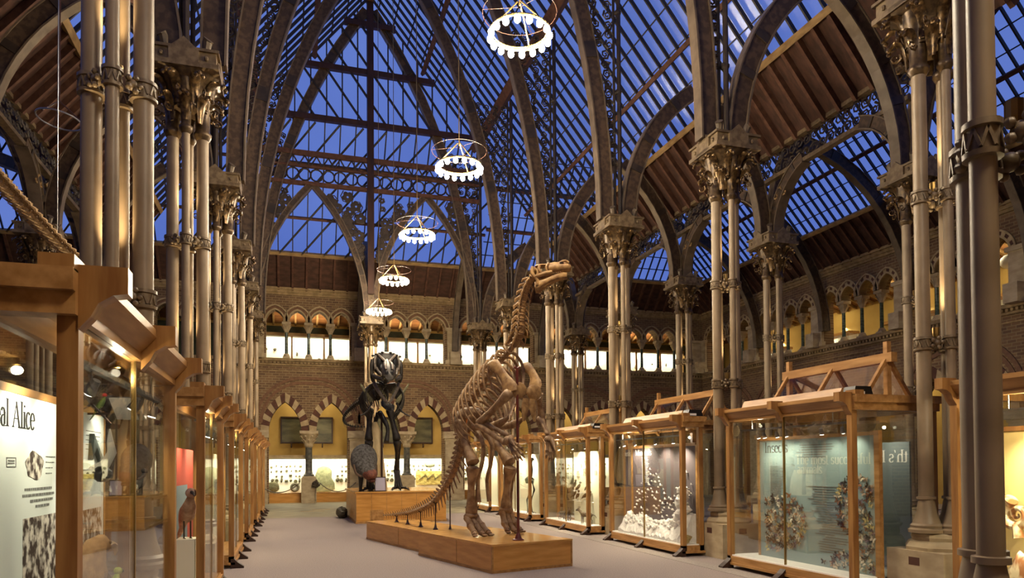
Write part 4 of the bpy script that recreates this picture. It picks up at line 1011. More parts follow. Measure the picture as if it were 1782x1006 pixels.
# ------------------------------------------------------------------ right row
# partly hidden case nearest on the right
case(XFR,9.0,2.9,6.0,-1,'nearest right case behind the dark near pier with shells on a cream panel',mull=1,lamps=((3.8,0,3.9,1.3),(4.6,20,4.7,1.3),(5.3,10,5.3,1.1)),xt=7.15,aimx=7.5,strip=110)
r=thing('exhibit_panel',(7.5,4.2,.22),'cream panel with shells inside the nearest right case','panel'); MB().box(7.50,7.53,3.1,5.86,.22,2.05).build('board',mat('warm_cream_panel','#e2c67e',rough=.85),r); MB().box(7.48,7.55,5.86,5.93,.22,2.1).box(7.48,7.55,3.1,5.93,2.05,2.1).build('edge_trim',M['oak'],r)
r=thing('grey_text_panel',(7.09,5.89,.5),'narrow grey text panel at the far end of the nearest right case','panel'); MB().box(7.04,7.14,5.88,5.90,.5,1.9).build('board',M['softink'],r)
r=thing('round_plaque',(6.97,5.72,2.2),'round pale number plaque on the glass of the nearest right case','sign'); 
m=MB().tube([(6.985,5.72,2.2),(6.995,5.72,2.2)],[.11,.11],24); m.build('disc',M['bandstone'],r); MB().box(6.981,6.984,5.705,5.735,2.12,2.28).box(6.981,6.984,5.68,5.76,2.11,2.125).build('numeral',M['softink'],r)
r=thing('round_plaque',(6.97,10.0,2.2),'round pale plaque on the glass at the far end of the Insects case','sign'); m=MB().tube([(6.985,10.0,2.25),(6.995,10.0,2.25)],[.09,.09],24); m.build('disc',M['bandstone'],r)
def shell(loc,sc,lab,ma):
    r=thing('nautilus_shell',loc,lab,'shell'); L=V(loc); pts=[];rs=[]
    for i in range(40):
        t=i/39; a=-t*4.6*pi/2*1.6+1.2; q=.16*(1-t)**1.4+.012; pts.append(L+V((0,q*cos(a),q*sin(a)))*sc); rs.append((.085*(1-t)**1.3+.008)*sc)
    MB().tube(pts,rs,12,flat=.7,up=(1,0,0)).build('whorl',ma,r,smooth=True)
    MB().tube([L+V((-.05,-.02,-.1))*sc,L+V((-.05,-.05,-.24))*sc],[.05*sc,.075*sc],12,flat=.5).build('mouth',ma,r,smooth=True)
shm=mat('brown_banded_shell','#a06a3e','#e2cfa4',rough=.3,scale=(6,18,6),detail=2,lo=.42,hi=.58)
shell((7.40,5.62,1.15),1.0,'brown nautilus shell on the cream panel of the nearest right case',shm)
m=MB().loft([((7.36,5.72,.42),(0,0,.06),(0.1,0,0)),((7.36,5.57,.5),(0,0,.28),(.1,0,0)),((7.36,5.37,.45),(0,0,.18),(.08,0,0))],12); tag(m.build('clam_shell',shm,loc=(7.36,5.6,.22),smooth=True),'large pale clam shell on the floor of the nearest right case','shell')
# Insects case
ci=case(XFR,8.35,7.43,10.2,-1,'large oak case with the pale blue Insects panel, right foreground',mull=1,lamps=((7.75,22,7.9,1.5),(8.15,0,8.3,1.2),(8.9,40,8.9,1.2),(9.1,0,9.2,1.3),(9.4,0,9.4,1.3),(9.55,10,9.6,1.4)),xt=7.08,aimx=7.36,strip=26)
r=thing('exhibit_panel',(7.36,8.6,.22),'pale blue Insects panel with pinned butterflies','panel')
PXI=7.345
MB().box(7.35,7.37,7.48,9.88,.2,2.08).build('board',M['insect'],r); MB().box(7.33,7.39,7.40,7.48,.2,2.14).box(7.33,7.39,7.48,9.9,2.08,2.13).box(7.33,7.39,9.88,9.92,.2,2.13).build('edge_trim',M['oakh'],r)
RXR=(pi/2,0,-pi/2)
letter('Insects',lambda u,v:(7.3495,9.745-u,1.885+v),(-1,0,0),.168,.55,M['ink'],r)
letter('The most successful',lambda u,v:(7.3495,9.02-u,1.70+v),(-1,0,0),.145,1.47,M['paleink'],r,'subtitle'); letter('animals',lambda u,v:(7.3495,8.98-u,1.56+v),(-1,0,0),.145,.52,M['paleink'],r,'subtitle')
lm=MB(); q=random.Random(8)
for i in range(26): w_=.34*q.uniform(.7,1); lm.box(PXI-.001,PXI+.001,9.62-w_,9.62,1.66-i*.026,1.668-i*.026)
for i in range(44):
    z=1.98-i*.036; y=8.95-.012*i+q.uniform(-.1,.1); w_=q.uniform(.35,.85)
    if 1.38<z<1.8: continue
    lm.box(PXI-.001,PXI+.001,y-w_,y,z,z+.011)
lm.build('small_text',M['softink'],r)
# butterflies
def bfly(m1,m2):
    b=MB(); 
    for s in (-1,1):
        for pts in ([(0,.002),(.35*s,.5),(.95*s,.75),(1.0*s,.35),(.5*s,-.05)],[(0,0),(.5*s,-.06),(.75*s,-.4),(.5*s,-.8),(.15*s,-.45)]):
            b.prism([(-.05-.25*abs(x),x,z) for x,z in pts],(-.03,0,0),0)
        b.prism([(-.30,.75*s,.45),(-.33,.93*s,.68),(-.33,.95*s,.4)],(-.05,0,0),1)
    b.tube([(-.07,0,-.4),(-.09,0,0),(-.09,0,.3),(-.07,0,.4)],[.03,.07,.07,.04],6,1)
    return b.mesh('butterfly',[m1,m2])
bc=[('#2b211a','#0f0c0a'),('#c9b878','#2b2016'),('#e6dfc8','#55493a'),('#8f5a34','#161009'),('#6a5d72','#2b2233'),('#3b2f26','#c8baa0'),('#5d3626','#20130d'),('#b59a80','#302419'),('#1b1917','#a89a6a'),('#8d8468','#2a241a'),('#20242b','#0d0f12'),('#d8cbb0','#3a2f24')]
BM_=[bfly(mat(f'wing_{i}',a,rough=.8),mat(f'wing_mark_{i}',b,rough=.8)) for i,(a,b) in enumerate(bc)]
q=random.Random(21); cnt=0
def inA(y,z): return ((y-9.27)/.47)**2+((z-.82)/.42)**2<1 and y<9.72 or (9.35<y<9.72 and .35<z<1.22)
def inB(y,z): 
    a=((y-7.80)/.40)**2+((z-1.12)/.42)**2; return (a<1 and y<8.2) or (7.52<y<7.9 and .28<z<1.35) or (7.6<y<8.6 and .26<z<.26+.4*max(0,(8.6-y)))
tries=0; placed=[]
while cnt<290 and tries<9000:
    tries+=1; y=q.uniform(7.52,9.74); z=q.uniform(.27,1.55)
    if inA(y,z): g='A'
    elif inB(y,z): g='B'
    else: continue
    if any((y-a)**2+(z-b)**2<.041**2 for a,b in placed): continue
    placed.append((y,z)); cnt+=1
    o=bpy.data.objects.new('butterfly',q.choice(BM_)); COL.objects.link(o); o.location=(PXI-.001,y,z); sc=q.uniform(.034,.060); o.scale=(sc,sc,sc); o.rotation_euler=(q.uniform(-1.2,1.2),0,0)
    if g=='A': tag(o,'small pinned butterfly in the round swarm on the far half of the Insects panel','butterfly','butterflies in the round swarm')
    else: tag(o,'small pinned butterfly in the curved swarm on the near half of the Insects panel','butterfly','butterflies in the curved swarm')
# second panel deeper, its lettering drawn mirrored
r=thing('reversed_text_panel',(8.2,8.5,.4),'slate blue panel with reversed white lettering at the back of the Insects case','panel')
MB().box(8.05,8.08,7.6,8.62,.4,2.0).build('board',M['bluegrey'],r); MB().box(8.04,8.07,8.35,8.55,1.05,1.65).build('picture',M['cream'],r)
letter("th's Ba",lambda u,v:(8.0495,7.62+u,1.72+v),(-1,0,0),.17,.62,M['whiteink'],r,'reversed_title')
spot('case_spot',(7.7,7.75,2.2),(8.05,8.0,1.5),22,120,.8,(1,.88,.64),.02)  # extra spot with no fitting, added to brighten the slate panel
spot('case_spot',(7.7,8.4,2.2),(8.05,8.3,1.3),14,120,.8,(1,.88,.64),.02)  # second added spot for the slate panel
r=thing('glass_shelf',(7.8,7.9,1.0),'glass shelf lit from above beside the Insects panel','shelf'); MB().box(7.55,8.0,7.6,8.4,1.0,1.012).build('pane',M['caseglass'],r); MB().box(7.54,7.56,7.6,8.4,.995,1.018).build('rail',M['brass'],r)
# Minerals case
case(XFR,7.38,11.60,14.75,-1,'oak case with dark Minerals panel and a white crystal mound',mull=1,lamps=((12.1,36,12.2,.7),(12.8,30,12.8,.9),(13.7,8,13.6,1.6),(14.2,22,13.8,.6)),back=True,strip=105)
r=thing('exhibit_panel',(7.33,12.8,.22),'plum brown Minerals panel studded with small white specimens','panel'); PXM=7.305
MB().box(7.31,7.335,11.72,14.30,.22,2.06).build('board',M['mineral'],r); MB().box(7.29,7.34,14.30,14.36,.22,2.12).box(7.29,7.34,11.72,14.34,2.06,2.12).box(7.29,7.34,11.66,11.72,.22,2.08).build('edge_trim',M['oakh'],r)
letter('Minerals',lambda u,v:(7.3095,14.19-u,1.905+v),(-1,0,0),.13,.74,M['whiteink'],r); letter('inerals',lambda u,v:(7.2995,14.70-u,1.90+v),(-1,0,0),.12,.30,M['whiteink'],r,'end_title')
lm=MB(); q=random.Random(2)
for c in range(2): 
    for i in range(20): lm.box(7.308,7.312,13.88-.17*c-.15*q.uniform(.5,1),13.88-.17*c,1.86-i*.028,1.872-i*.028)
lm.build('small_text',M['whiteink'],r)
MB().box(7.30,7.335,14.38,14.7,.22,2.05).build('side_board',M['mineral'],r)
sm=MB(); sm.box(-.055,.0,-.004,.004,-.012,-.004).ell((-.05,0,.012),.03,.035,.022,7,5,jit=.3); sme=sm.mesh('mineral',mat('white_mineral','#efe9dd','#cfc6ba',rough=.4,scale=(30,30,30)))
sm=MB(); sm.box(-.055,.0,-.03,.03,-.006,0).tube([(-.04,-.02,0),(-.045,.0,.05)],[.014,.003],5).tube([(-.04,.01,0),(-.035,.03,.04)],[.014,.003],5); sme2=sm.mesh('mineral',mat('pale_crystal','#f4f0ea',rough=.25))
q=random.Random(31); pl=[]
while len(pl)<92:
    y=q.uniform(11.85,14.15); z=q.uniform(.62,1.66)
    if z>1.08+.55*sin((14.2-y)*2.0)**2: continue
    if any((y-a)**2+(z-b)**2<.0055 for a,b in pl): continue
    pl.append((y,z)); o=put(q.choice((sme,sme2)),(PXM,y,z),'small white mineral on a tiny bracket, scattered over the plum panel','mineral','minerals on the plum panel',q.uniform(.55,1.0),name='mineral')
# crystal mound
M['crystal']=mat('white_crystal','#f6f1ea','#e9e1d8',rough=.5,scale=(12,12,12),bump=.6)
def mound():
    b=MB(); q=random.Random(6); ny,nx=44,7
    vs=[]
    for i in range(ny):
        y=11.72+2.75*i/(ny-1)
        for j in range(nx):
            x=7.01+.27*j/(nx-1)
            h=.42+.10*sin(y*2.3)+.05*sin(y*7)-.18*max(0,y-13.4)
            if y>14.2: h+=.16*max(0,1-abs(y-14.32)/.12)
            h*=min(1,.14+1.25*j/(nx-1))
            vs.append((x+q.uniform(-.01,.01),y+q.uniform(-.02,.02),.22+max(.03,h+q.uniform(-.03,.03))))
    fs=[(i*nx+j,i*nx+j+1,(i+1)*nx+j+1,(i+1)*nx+j) for i in range(ny-1) for j in range(nx-1)]
    n0=len(vs); vs+= [(x,y,.222) for x,y,z in vs]; 
    fs+=[tuple(k+n0 for k in reversed(f)) for f in fs]
    edge=[(i*nx) for i in range(ny)]+[(ny-1)*nx+j for j in range(1,nx)]+[(i*nx+nx-1) for i in range(ny-2,-1,-1)]+[j for j in range(nx-2,0,-1)]
    for a,c in zip(edge,edge[1:]+edge[:1]): fs.append((a,c,c+n0,a+n0))
    b.add(vs,fs)
    for k in range(150):
        y=q.uniform(11.85,14.4); x=q.uniform(7.10,7.24); h=.40+.10*sin(y*2.3)-.18*max(0,y-13.4); z=.24+min(1,.14+1.25*(x-7.01)/.27)*max(.06,h-.03)
        d=V((q.uniform(-.9,.1),q.uniform(-.8,.8),q.uniform(-.1,1))).normalized(); r_=q.uniform(.02,.042); p_=V((x+.0,y,z)); b.tube([p_,p_+d*r_*1.6,p_+d*r_*2.3],[r_,r_*.9,.003],6)
    return b
tag(mound().build('crystal_mound',M['crystal'],loc=(7.15,13,.22)),'long white crystal mound across the floor of the Minerals case','mineral')
b=MB(); q=random.Random(9)
for k in range(9): b.ell((7.14+q.uniform(-.05,.05),11.98+q.uniform(-.1,.1),.62+k*.075),.09,.14,.09,8,6,jit=.22)
tag(b.build('crystal_block',M['crystal'],loc=(7.14,11.98,.5)),'upright ragged white crystal block at the near end of the Minerals case','mineral')
b=MB().ell((7.13,11.82,.32),.11,.14,.12,10,7,jit=.18); tag(b.build('yellow_rock',mat('straw_rock','#c2a873','#96804f',rough=.8,scale=(20,20,20),bump=.5),loc=(7.13,11.8,.22)),'straw coloured rock at the near foot of the Minerals case','mineral')
# cream animal case
case(XFR,7.38,15.98,19.05,-1,'oak case with a bright cream panel of small animals, left of the Minerals case',mull=1,lamps=((16.4,30,16.5,1.4),(17.2,20,17.2,1.3),(18.2,6,18.0,1.4)),back=True,strip=130)
r=thing('exhibit_panel',(7.33,17,.22),'bright cream panel with drawings behind the small animals','panel'); MB().box(7.31,7.335,16.1,17.75,.22,2.05).build('board',M['cream'],r); MB().box(7.29,7.34,16.04,16.1,.22,2.1).build('edge_trim',M['oakh'],r)
m=MB(); q=random.Random(17)
for i in range(13): y=q.uniform(16.2,17.5); z=q.uniform(1.25,1.8); m.box(7.300,7.31,y,y+q.uniform(.06,.16),z,z+q.uniform(.08,.2))
m.build('drawing',mat('sepia_drawing','#8c7a5c','#d8cdae',rough=.9,scale=(30,30,30),lo=.4,hi=.6),r)
dk=mat('dark_brown_plumage','#3a2c1f','#57432e',rough=.9,scale=(25,25,25)); gy=mat('grey_fur','#8a7d6a','#5f5546',rough=.9,scale=(25,25,25))
for i,(y,z) in enumerate(((17.45,1.05),(17.2,1.0),(17.5,.8),(17.25,.78),(16.6,1.02),(16.75,.8),(16.5,.78))):
    o=bird('mounted_duck',(7.2,y,z),-pi/2+.3*(i%3),.36,dk,f'{ORD[i]} of the small dark birds mounted on the cream panel','x' and horn,tail=False); m=MB().box(7.17,7.31,y-.04,y+.04,z-.03+.0,z-.012); m.build('shelf_bracket',M['paper'],o)
def quad(loc,rz,sc,ma,lab,name='mounted_animal'):
    r=thing(name,loc,lab,'animal'); L=V(loc); f=V((cos(rz),sin(rz),0)); sd=V((-f.y,f.x,0)); u=V((0,0,1)); P=lambda a,b,c:L+(f*a+sd*b+u*c)*sc
    b=MB().loft([(P(-.32,0,.40),u*.05*sc,sd*.05*sc),(P(-.22,0,.42),u*.11*sc,sd*.09*sc),(P(0,0,.42),u*.10*sc,sd*.09*sc),(P(.2,0,.43),u*.13*sc,sd*.1*sc),(P(.3,0,.52),u*.1*sc,sd*.07*sc),(P(.38,0,.64),u*.09*sc,sd*.07*sc),(P(.47,0,.64),u*.06*sc,sd*.05*sc),(P(.55,0,.61),u*.03*sc,sd*.03*sc)],12)
    for s in (-1,1):
        b.tube([P(.2,s*.06,.4),P(.2,s*.065,.2),P(.22,s*.065,.0)],[.05*sc,.028*sc,.022*sc],7); b.tube([P(-.22,s*.06,.42),P(-.2,s*.07,.24),P(-.27,s*.07,.16),P(-.25,s*.07,.0)],[.07*sc,.04*sc,.024*sc,.022*sc],7)
        b.tube([P(.38,s*.05,.71),P(.37,s*.07,.80)],[.025*sc,.004],5)
    b.tube([P(-.3,0,.44),P(-.45,0,.4),P(-.55,0,.28)],[.03*sc,.024*sc,.01],6); b.build('body',ma,r,smooth=60); return r
quad((7.14,18.2,.222),-1.3,.42,gy,'grey four legged animal at the left of the cream animal case'); quad((7.16,17.75,.222),-1.9,.46,dk,'dark four legged animal low in the middle of the cream case'); quad((7.14,16.55,.222),2.2,.55,gy,'grey standing animal at the near end of the cream case')
# farther right cases
for i,(a,b) in enumerate(((20.4,23.5),(24.9,28.0))):
    n=('fourth','fifth')[i]
    case(XFR,7.38,a,b,-1,f'{n} tall oak case along the right side, {"holding a small skeleton" if i==0 else "farthest back"}',mull=1,lamps=((a+.6,34,a+.8,1.2),(a+1.8,24,a+1.9,1.2)),back=True,strip=100)
    r=thing('exhibit_panel',(7.33,(a+b)/2,.22),f'bright cream panel inside the {n} right case','panel'); MB().box(7.31,7.335,a+.2,b-.2,.22,2.05).build('board',M['cream'],r)
# small bird-like skeleton in the fourth case
r=thing('small_skeleton',(7.14,21.0,.222),'small dark two legged skeleton standing in the fourth right case','skeleton'); L=V((7.14,21.0,.222)); m=MB()
for s in (-1,1):
    p=[L+V((s*.06,-.1,1.0)),L+V((s*.07,-.28,.72)),L+V((s*.07,.02,.4)),L+V((s*.07,-.05,.04))]; m.bone(p[0],p[1],.03,.018,.03); m.bone(p[1],p[2],.03,.016,.026); m.bone(p[2],p[3],.024,.014,.024)
    for t in (-.09,0,.09): m.tube([p[3],p[3]+V((t,-.14,-.035))],[.012,.007],5)
m.build('leg',M['blackbone'],r); m=MB().tube([L+V((0,.25,1.02)),L+V((0,0,1.1)),L+V((0,-.2,1.15)),L+V((0,-.3,1.35)),L+V((0,-.25,1.55)),L+V((0,-.32,1.66))],[.03,.05,.04,.024,.022,.03],7)
for k in range(6):
    for s in (-1,1): m.tube([L+V((0,-.18+.06*k,1.13)),L+V((s*.1,-.18+.06*k,1.05)),L+V((s*.07,-.2+.06*k,.92))],.01,5)
m.build('backbone',M['blackbone'],r); MB().loft([(L+V((0,-.26,1.67)),(0,0,.05),(.045,0,0)),(L+V((0,-.36,1.68)),(0,0,.05),(.04,0,0)),(L+V((0,-.52,1.63)),(0,0,.01),(.012,0,0))],8).build('skull',M['blackbone'],r)
# rear glass cases carrying the A-shaped timber frames
def aframe(xc,y0,y1,zb,zt,lab):
    r=thing('timber_a_frame',(xc,(y0+y1)/2,zb),lab,'timber frame')
    MB().box(xc-.05,xc+.05,y0-.12,y1+.12,zt-.13,zt).build('ridge_beam',M['oakh'],r)
    ys=[y0,(y0+y1)/2,y1]
    for y in ys:
        for s in (-1,1):
            m=MB().bar((xc,y,zt-.05),(xc+s*.42,y,zb),.05,.05,up=(0,1,0)); m.build('sloping_leg',M['oakh'],r)
    for y in (y0,y1): MB().box(xc-.035,xc+.035,y-.035,y+.035,zb,zt+.16).build('king_post',M['oakh'],r)
    for s in (-1,1):
        m=MB().add([(xc+s*.05,y0,zt-.12),(xc+s*.05,y1,zt-.12),(xc+s*.41,y1,zb+.01),(xc+s*.41,y0,zb+.01)],[(0,1,2,3)]); m.build('clear_sheet',M['film'],r)
M['film']=glassmat('clear_film',tint=(.93,.92,.95),k=.5,rough=.08)
aframe(7.85,7.75,9.75,2.57,3.22,'timber A frame with clear sheeting on top of the Insects case')
case(7.75,9.1,12.55,15.35,-1,'rear oak case standing behind the Minerals case',mull=1,back=False); aframe(8.42,12.75,15.1,2.57,3.25,'timber A frame with clear sheeting behind the Minerals case')
case(7.75,9.1,17.0,19.7,-1,'rear oak case standing behind the cream animal case',mull=1,back=False); aframe(8.42,17.2,19.4,2.57,3.25,'timber A frame with clear sheeting behind the cream animal case')
# boards and black units on the case tops
for (y0,y1,lab) in ((7.75,9.9,'Insects'),(11.8,14.2,'Minerals'),(16.1,18.4,'cream animal')):
    x0=7.02; z=2.625
    r=thing('top_batten',(x0+.15,(y0+y1)/2,z-.02),f'pale sloping board along the top of the {lab} case','board'); MB().prism([(x0,y0,z-.02),(x0+.06,y0,z+.1),(x0+.11,y0,z+.1),(x0+.11,y0,z-.02)],(0,y1-y0,0)).build('plank',M['oakh'],r)
    b=thing('black_unit',(x0+.22,y0-.1,z-.02),f'small black equipment box on the near end of the {lab} case top','equipment'); MB().prism([(x0+.02,y0-.24,z-.02),(x0+.06,y0-.24,z+.10),(x0+.31,y0-.24,z+.10),(x0+.35,y0-.24,z-.02)],(0,.2,0)).build('housing',M['black'],b); MB().box(x0+.06,x0+.2,y0-.25,y0-.24,z-.01,z+.03).build('label_plate',M['white'],b)
# ------------------------------------------------------------------ platforms
def frame2(o,ang):
    a=V((-sin(ang),cos(ang),0)); b=V((cos(ang),sin(ang),0)); return V(o),a,b      # a = away, b = right
O,A,B=frame2((3.05,10.83,0),.245)
def pbox(mb,a0,a1,b0,b1,z0,z1,mi=0):
    q=lambda a,b,z:O+A*a+B*b+V((0,0,z))
    return mb.add([q(a0,b0,z0),q(a0,b1,z0),q(a1,b1,z0),q(a1,b0,z0),q(a0,b0,z1),q(a0,b1,z1),q(a1,b1,z1),q(a1,b0,z1)],[(3,2,1,0),(4,5,6,7),(0,1,5,4),(1,2,6,5),(2,3,7,6),(3,0,4,7)],mi)
def platform(a0,a1,b0,b1,h,lab,seams):
    c=O+A*((a0+a1)/2)+B*((b0+b1)/2); r=thing('oak_platform',(c.x,c.y,0),lab,'platform')
    pbox(MB(),a0+.012,a1-.012,b0+.012,b1-.012,.03,h-.03).build('side_panels',M['honey'],r)
    pbox(MB(),a0,a1,b0,b1,h-.03,h).build('top_board',M['honeytop'],r)
    m=MB(); pbox(m,a0+.004,a1-.004,b0+.004,b1-.004,0,.045)
    for s in seams: pbox(m,s-.008,s+.008,b0+.006,b0+.02,.03,h-.03)
    for (u,v) in ((a0,b0),(a0,b1)): pbox(m,u+.002,u+.03,(v+.002 if v==b0 else v-.03),(v+.03 if v==b0 else v-.002),.03,h-.03)
    m.build('trim_strip',M['oakh'],r); return r
platform(0,2.86,0,1.58,.46,'front low honey oak platform under the standing brown skeleton',(1.25,))
platform(2.86,6.35,.22,1.42,.42,'rear low honey oak platform under the brown skeleton tail',(4.4,))
r=thing('oak_platform',(3.25,23.5,0),'tall honey oak platform carrying the black dinosaur skeleton','platform')
MB().box(1.90,4.62,21.58,25.5,.02,.91).build('side_panels',M['honey'],r); MB().box(1.86,4.66,21.54,25.54,.91,.95).build('top_board',M['honeytop'],r)
m=MB().box(1.88,4.64,21.56,25.52,0,.06)
for i in range(1,6): m.box(1.90+i*.45-.006,1.90+i*.45+.006,21.57,21.58,.06,.91)
m.box(2.3,2.7,21.57,21.578,.06,.4); m.build('trim_strip',M['oakh'],r)
# ------------------------------------------------------------------ brown skeleton
ZT=.46
ig=thing('brown_dinosaur_skeleton',(3.3,12.6,ZT),'tall brown upright dinosaur skeleton with blunt head turned right','skeleton')
fa=V((.38,-.925,0)).normalized(); la=V((-fa.y,fa.x,0)); UP=V((0,0,1))
def catm(pts,n):
    pts=[V(p) for p in pts]; P_=[pts[0]*2-pts[1]]+pts+[pts[-1]*2-pts[-2]]; out=[]
    segs=len(pts)-1; L=[(pts[i+1]-pts[i]).length for i in range(segs)]; T=sum(L)
    for k in range(n):
        d=T*k/(n-1); i=0
        while i<segs-1 and d>L[i]: d-=L[i]; i+=1
        t=min(1,d/L[i]); a,b,c,e=P_[i],P_[i+1],P_[i+2],P_[i+3]
        out.append(.5*((2*b)+(c-a)*t+(2*a-5*b+4*c-e)*t*t+(3*b-a-3*c+e)*t**3))
    return out
def vert_mesh(kind):
    """local frame: z along spine (towards the head), x dorsal, y lateral"""
    m=MB(); q=lambda x,y,z:(x,y,z)
    def disc(r,l):
        vs=[]
        for z,k in ((-l/2,1.0),(-l*.3,.82),(l*.3,.82),(l/2,1.0)): vs.append((r*k,z))
        m.lathe(vs,10)
    if kind=='neck':
        disc(.5,.92); m.tube([(.3,0,-.1),(.75,0,-.3)],[.22,.1],6,flat=.5)
        for s in (-1,1): m.tube([(.25,s*.3,0),(.45,s*.72,-.45),(.35,s*.78,-.75)],[.2,.17,.08],6); m.tube([(-.1,s*.4,.1),(-.35,s*.72,-.2),(-.5,s*.7,-.7)],[.15,.1,.03],6)
    elif kind=='back':
        disc(.45,.95); m.tube([(.3,0,0),(.8,0,-.12),(1.55,0,-.25)],[.2,.2,.16],6,flat=.35,up=(0,0,1))
        for s in (-1,1): m.tube([(.35,s*.25,0),(.6,s*.6,-.05),(.72,s*.95,-.08)],[.17,.14,.1],6)
    else:
        disc(.58,.95); m.tube([(.45,0,.1),(.9,0,-.15),(1.35,0,-.45)],[.3,.25,.16],6,flat=.4,up=(0,0,1))
        m.tube([(-.45,0,-.3),(-1.1,0,-.6),(-1.9,0,-.95)],[.22,.16,.1],6,flat=.6)
        for s in (-1,1): m.tube([(.05,s*.3,0),(.1,s*.8,-.15)],[.14,.07],6)
    return m
VM={}
def vertebrae(root,pts,sizes,kind,ma,dors,name='vertebra'):
    key=(kind,ma.name)
    if key not in VM: VM[key]=vert_mesh(kind).mesh(name,ma,45)
    n=len(pts)
    for i in range(n):
        p=pts[i]; t=(pts[min(i+1,n-1)]-pts[max(i-1,0)]).normalized(); d=V(dors(i/(n-1),t)); d=(d-t*d.dot(t)).normalized(); y=t.cross(d)
        s=sizes(i/(n-1)); o=bpy.data.objects.new(name,VM[key]); COL.objects.link(o); o.parent=root
        mw=Matrix(((d.x*s,y.x*s,t.x*s,p.x),(d.y*s,y.y*s,t.y*s,p.y),(d.z*s,y.z*s,t.z*s,p.z),(0,0,0,1)))
        o.matrix_parent_inverse=Matrix.Translation(-root.location); o.matrix_basis=mw
TAIL=[(2.14,17.0,.55),(2.36,16.45,.60),(2.53,15.7,.68),(2.67,14.97,.80),(2.83,14.3,1.0),(3.03,13.75,1.45),(3.15,13.5,1.89),(3.19,13.36,2.25)]
tp=catm(TAIL,40)
def tdors(u,t): return V((0,0,1))+V((-.25,0,0))*(1-u) if abs(t.z)<.7 else V((-.5,1,.25))
vertebrae(ig,tp,lambda u:.04+.12*u**.8,'tail',M['bone'],tdors,'tail_vertebra')
DOR=[(3.19,13.36,2.32),(3.20,13.30,2.58),(3.29,13.05,2.89),(3.43,12.72,3.23),(3.58,12.38,3.51),(3.72,12.05,3.72),(3.80,11.85,3.88)]
dp=catm(DOR,17); vertebrae(ig,dp,lambda u:.145-.02*u,'back',M['bone'],lambda u,t:-fa*.8+UP*.6,'back_vertebra')
NEC=[(3.81,11.83,3.9),(3.84,11.73,4.07),(3.85,11.69,4.33),(3.87,11.65,4.57),(3.91,11.56,4.78),(3.96,11.48,4.90)]
np_=catm(NEC,11); vertebrae(ig,np_,lambda u:.185-.045*u,'neck',M['boneold'],lambda u,t:-fa+UP*.1,'neck_vertebra')
# ribs
for i in range(4,15):
    u=i/16; p=dp[i]; t=(dp[min(i+1,16)]-dp[i-1]).normalized(); vn=(fa-t*fa.dot(t)).normalized()
    wd=.20+.26*sin(pi*min(1,.2+.75*u)); dep=(.30+.62*sin(pi*(.15+.72*u)))*.92
    for s in (-1,1):
        pts=[p+la*s*.04, p+la*s*wd*.6-vn*.04-t*.02, p+la*s*wd*.98+vn*dep*.22-t*.06, p+la*s*wd*1.05+vn*dep*.5-t*.14, p+la*s*wd*.9+vn*dep*.78-t*.2, p+la*s*wd*.62+vn*dep-t*.22]
        MB().tube(catm(pts,12),[.022,.03,.03,.03,.03,.028,.028,.026,.026,.024,.022,.018],6,flat=.7).build('rib',M['bone'],ig,smooth=60)
def B_(name,p,q,r0,rm,r1,ma='bone',flat=1.,bend=(0,0,0),par=ig,n=9): return MB().bone(p,q,r0,rm,r1,n,flat,0,bend).build(name,M[ma],par,smooth=60)
# shoulder blades
def blade(name,pts,rad,flat,up,ma='boneold'):
    return MB().tube(catm(pts,10),rad,10,flat=flat,up=up).build(name,M[ma],ig,smooth=60)
blade('shoulder_blade',[(3.33,11.98,3.50),(3.40,11.78,3.44),(3.47,11.58,3.27),(3.52,11.40,3.06),(3.54,11.34,2.93)],[.03,.10,.11,.09,.08,.08,.09,.12,.15,.13],.28,(0.3,.2,1))
blade('shoulder_blade',[(4.05,12.25,3.55),(4.14,12.06,3.42),(4.18,11.95,3.25),(4.17,11.88,3.05)],[.03,.09,.1,.08,.075,.08,.09,.12,.13,.1],.28,(.3,.2,1))
for c in ((3.70,11.38,2.98),(4.05,11.60,2.97)):
    MB().ell(c,.17,.05,.14,14,8,R=Matrix.Rotation(.35,3,'Z'),jit=.04).build('coracoid',M['boneold'],ig,smooth=60)
for s,c in ((-1,(3.83,11.42,2.68)),(1,(3.98,11.50,2.68))):
    MB().loft([(V(c)+UP*.17,la*.06,V((0,-.02,0))),(V(c)+UP*.05,la*.09,V((0,-.025,0))),(V(c)-UP*.12+la*s*.03,la*.06,V((0,-.02,0))),(V(c)-UP*.22+la*s*.05,la*.03,V((0,-.012,0)))],8).build('breast_plate',M['boneold'],ig,smooth=60)
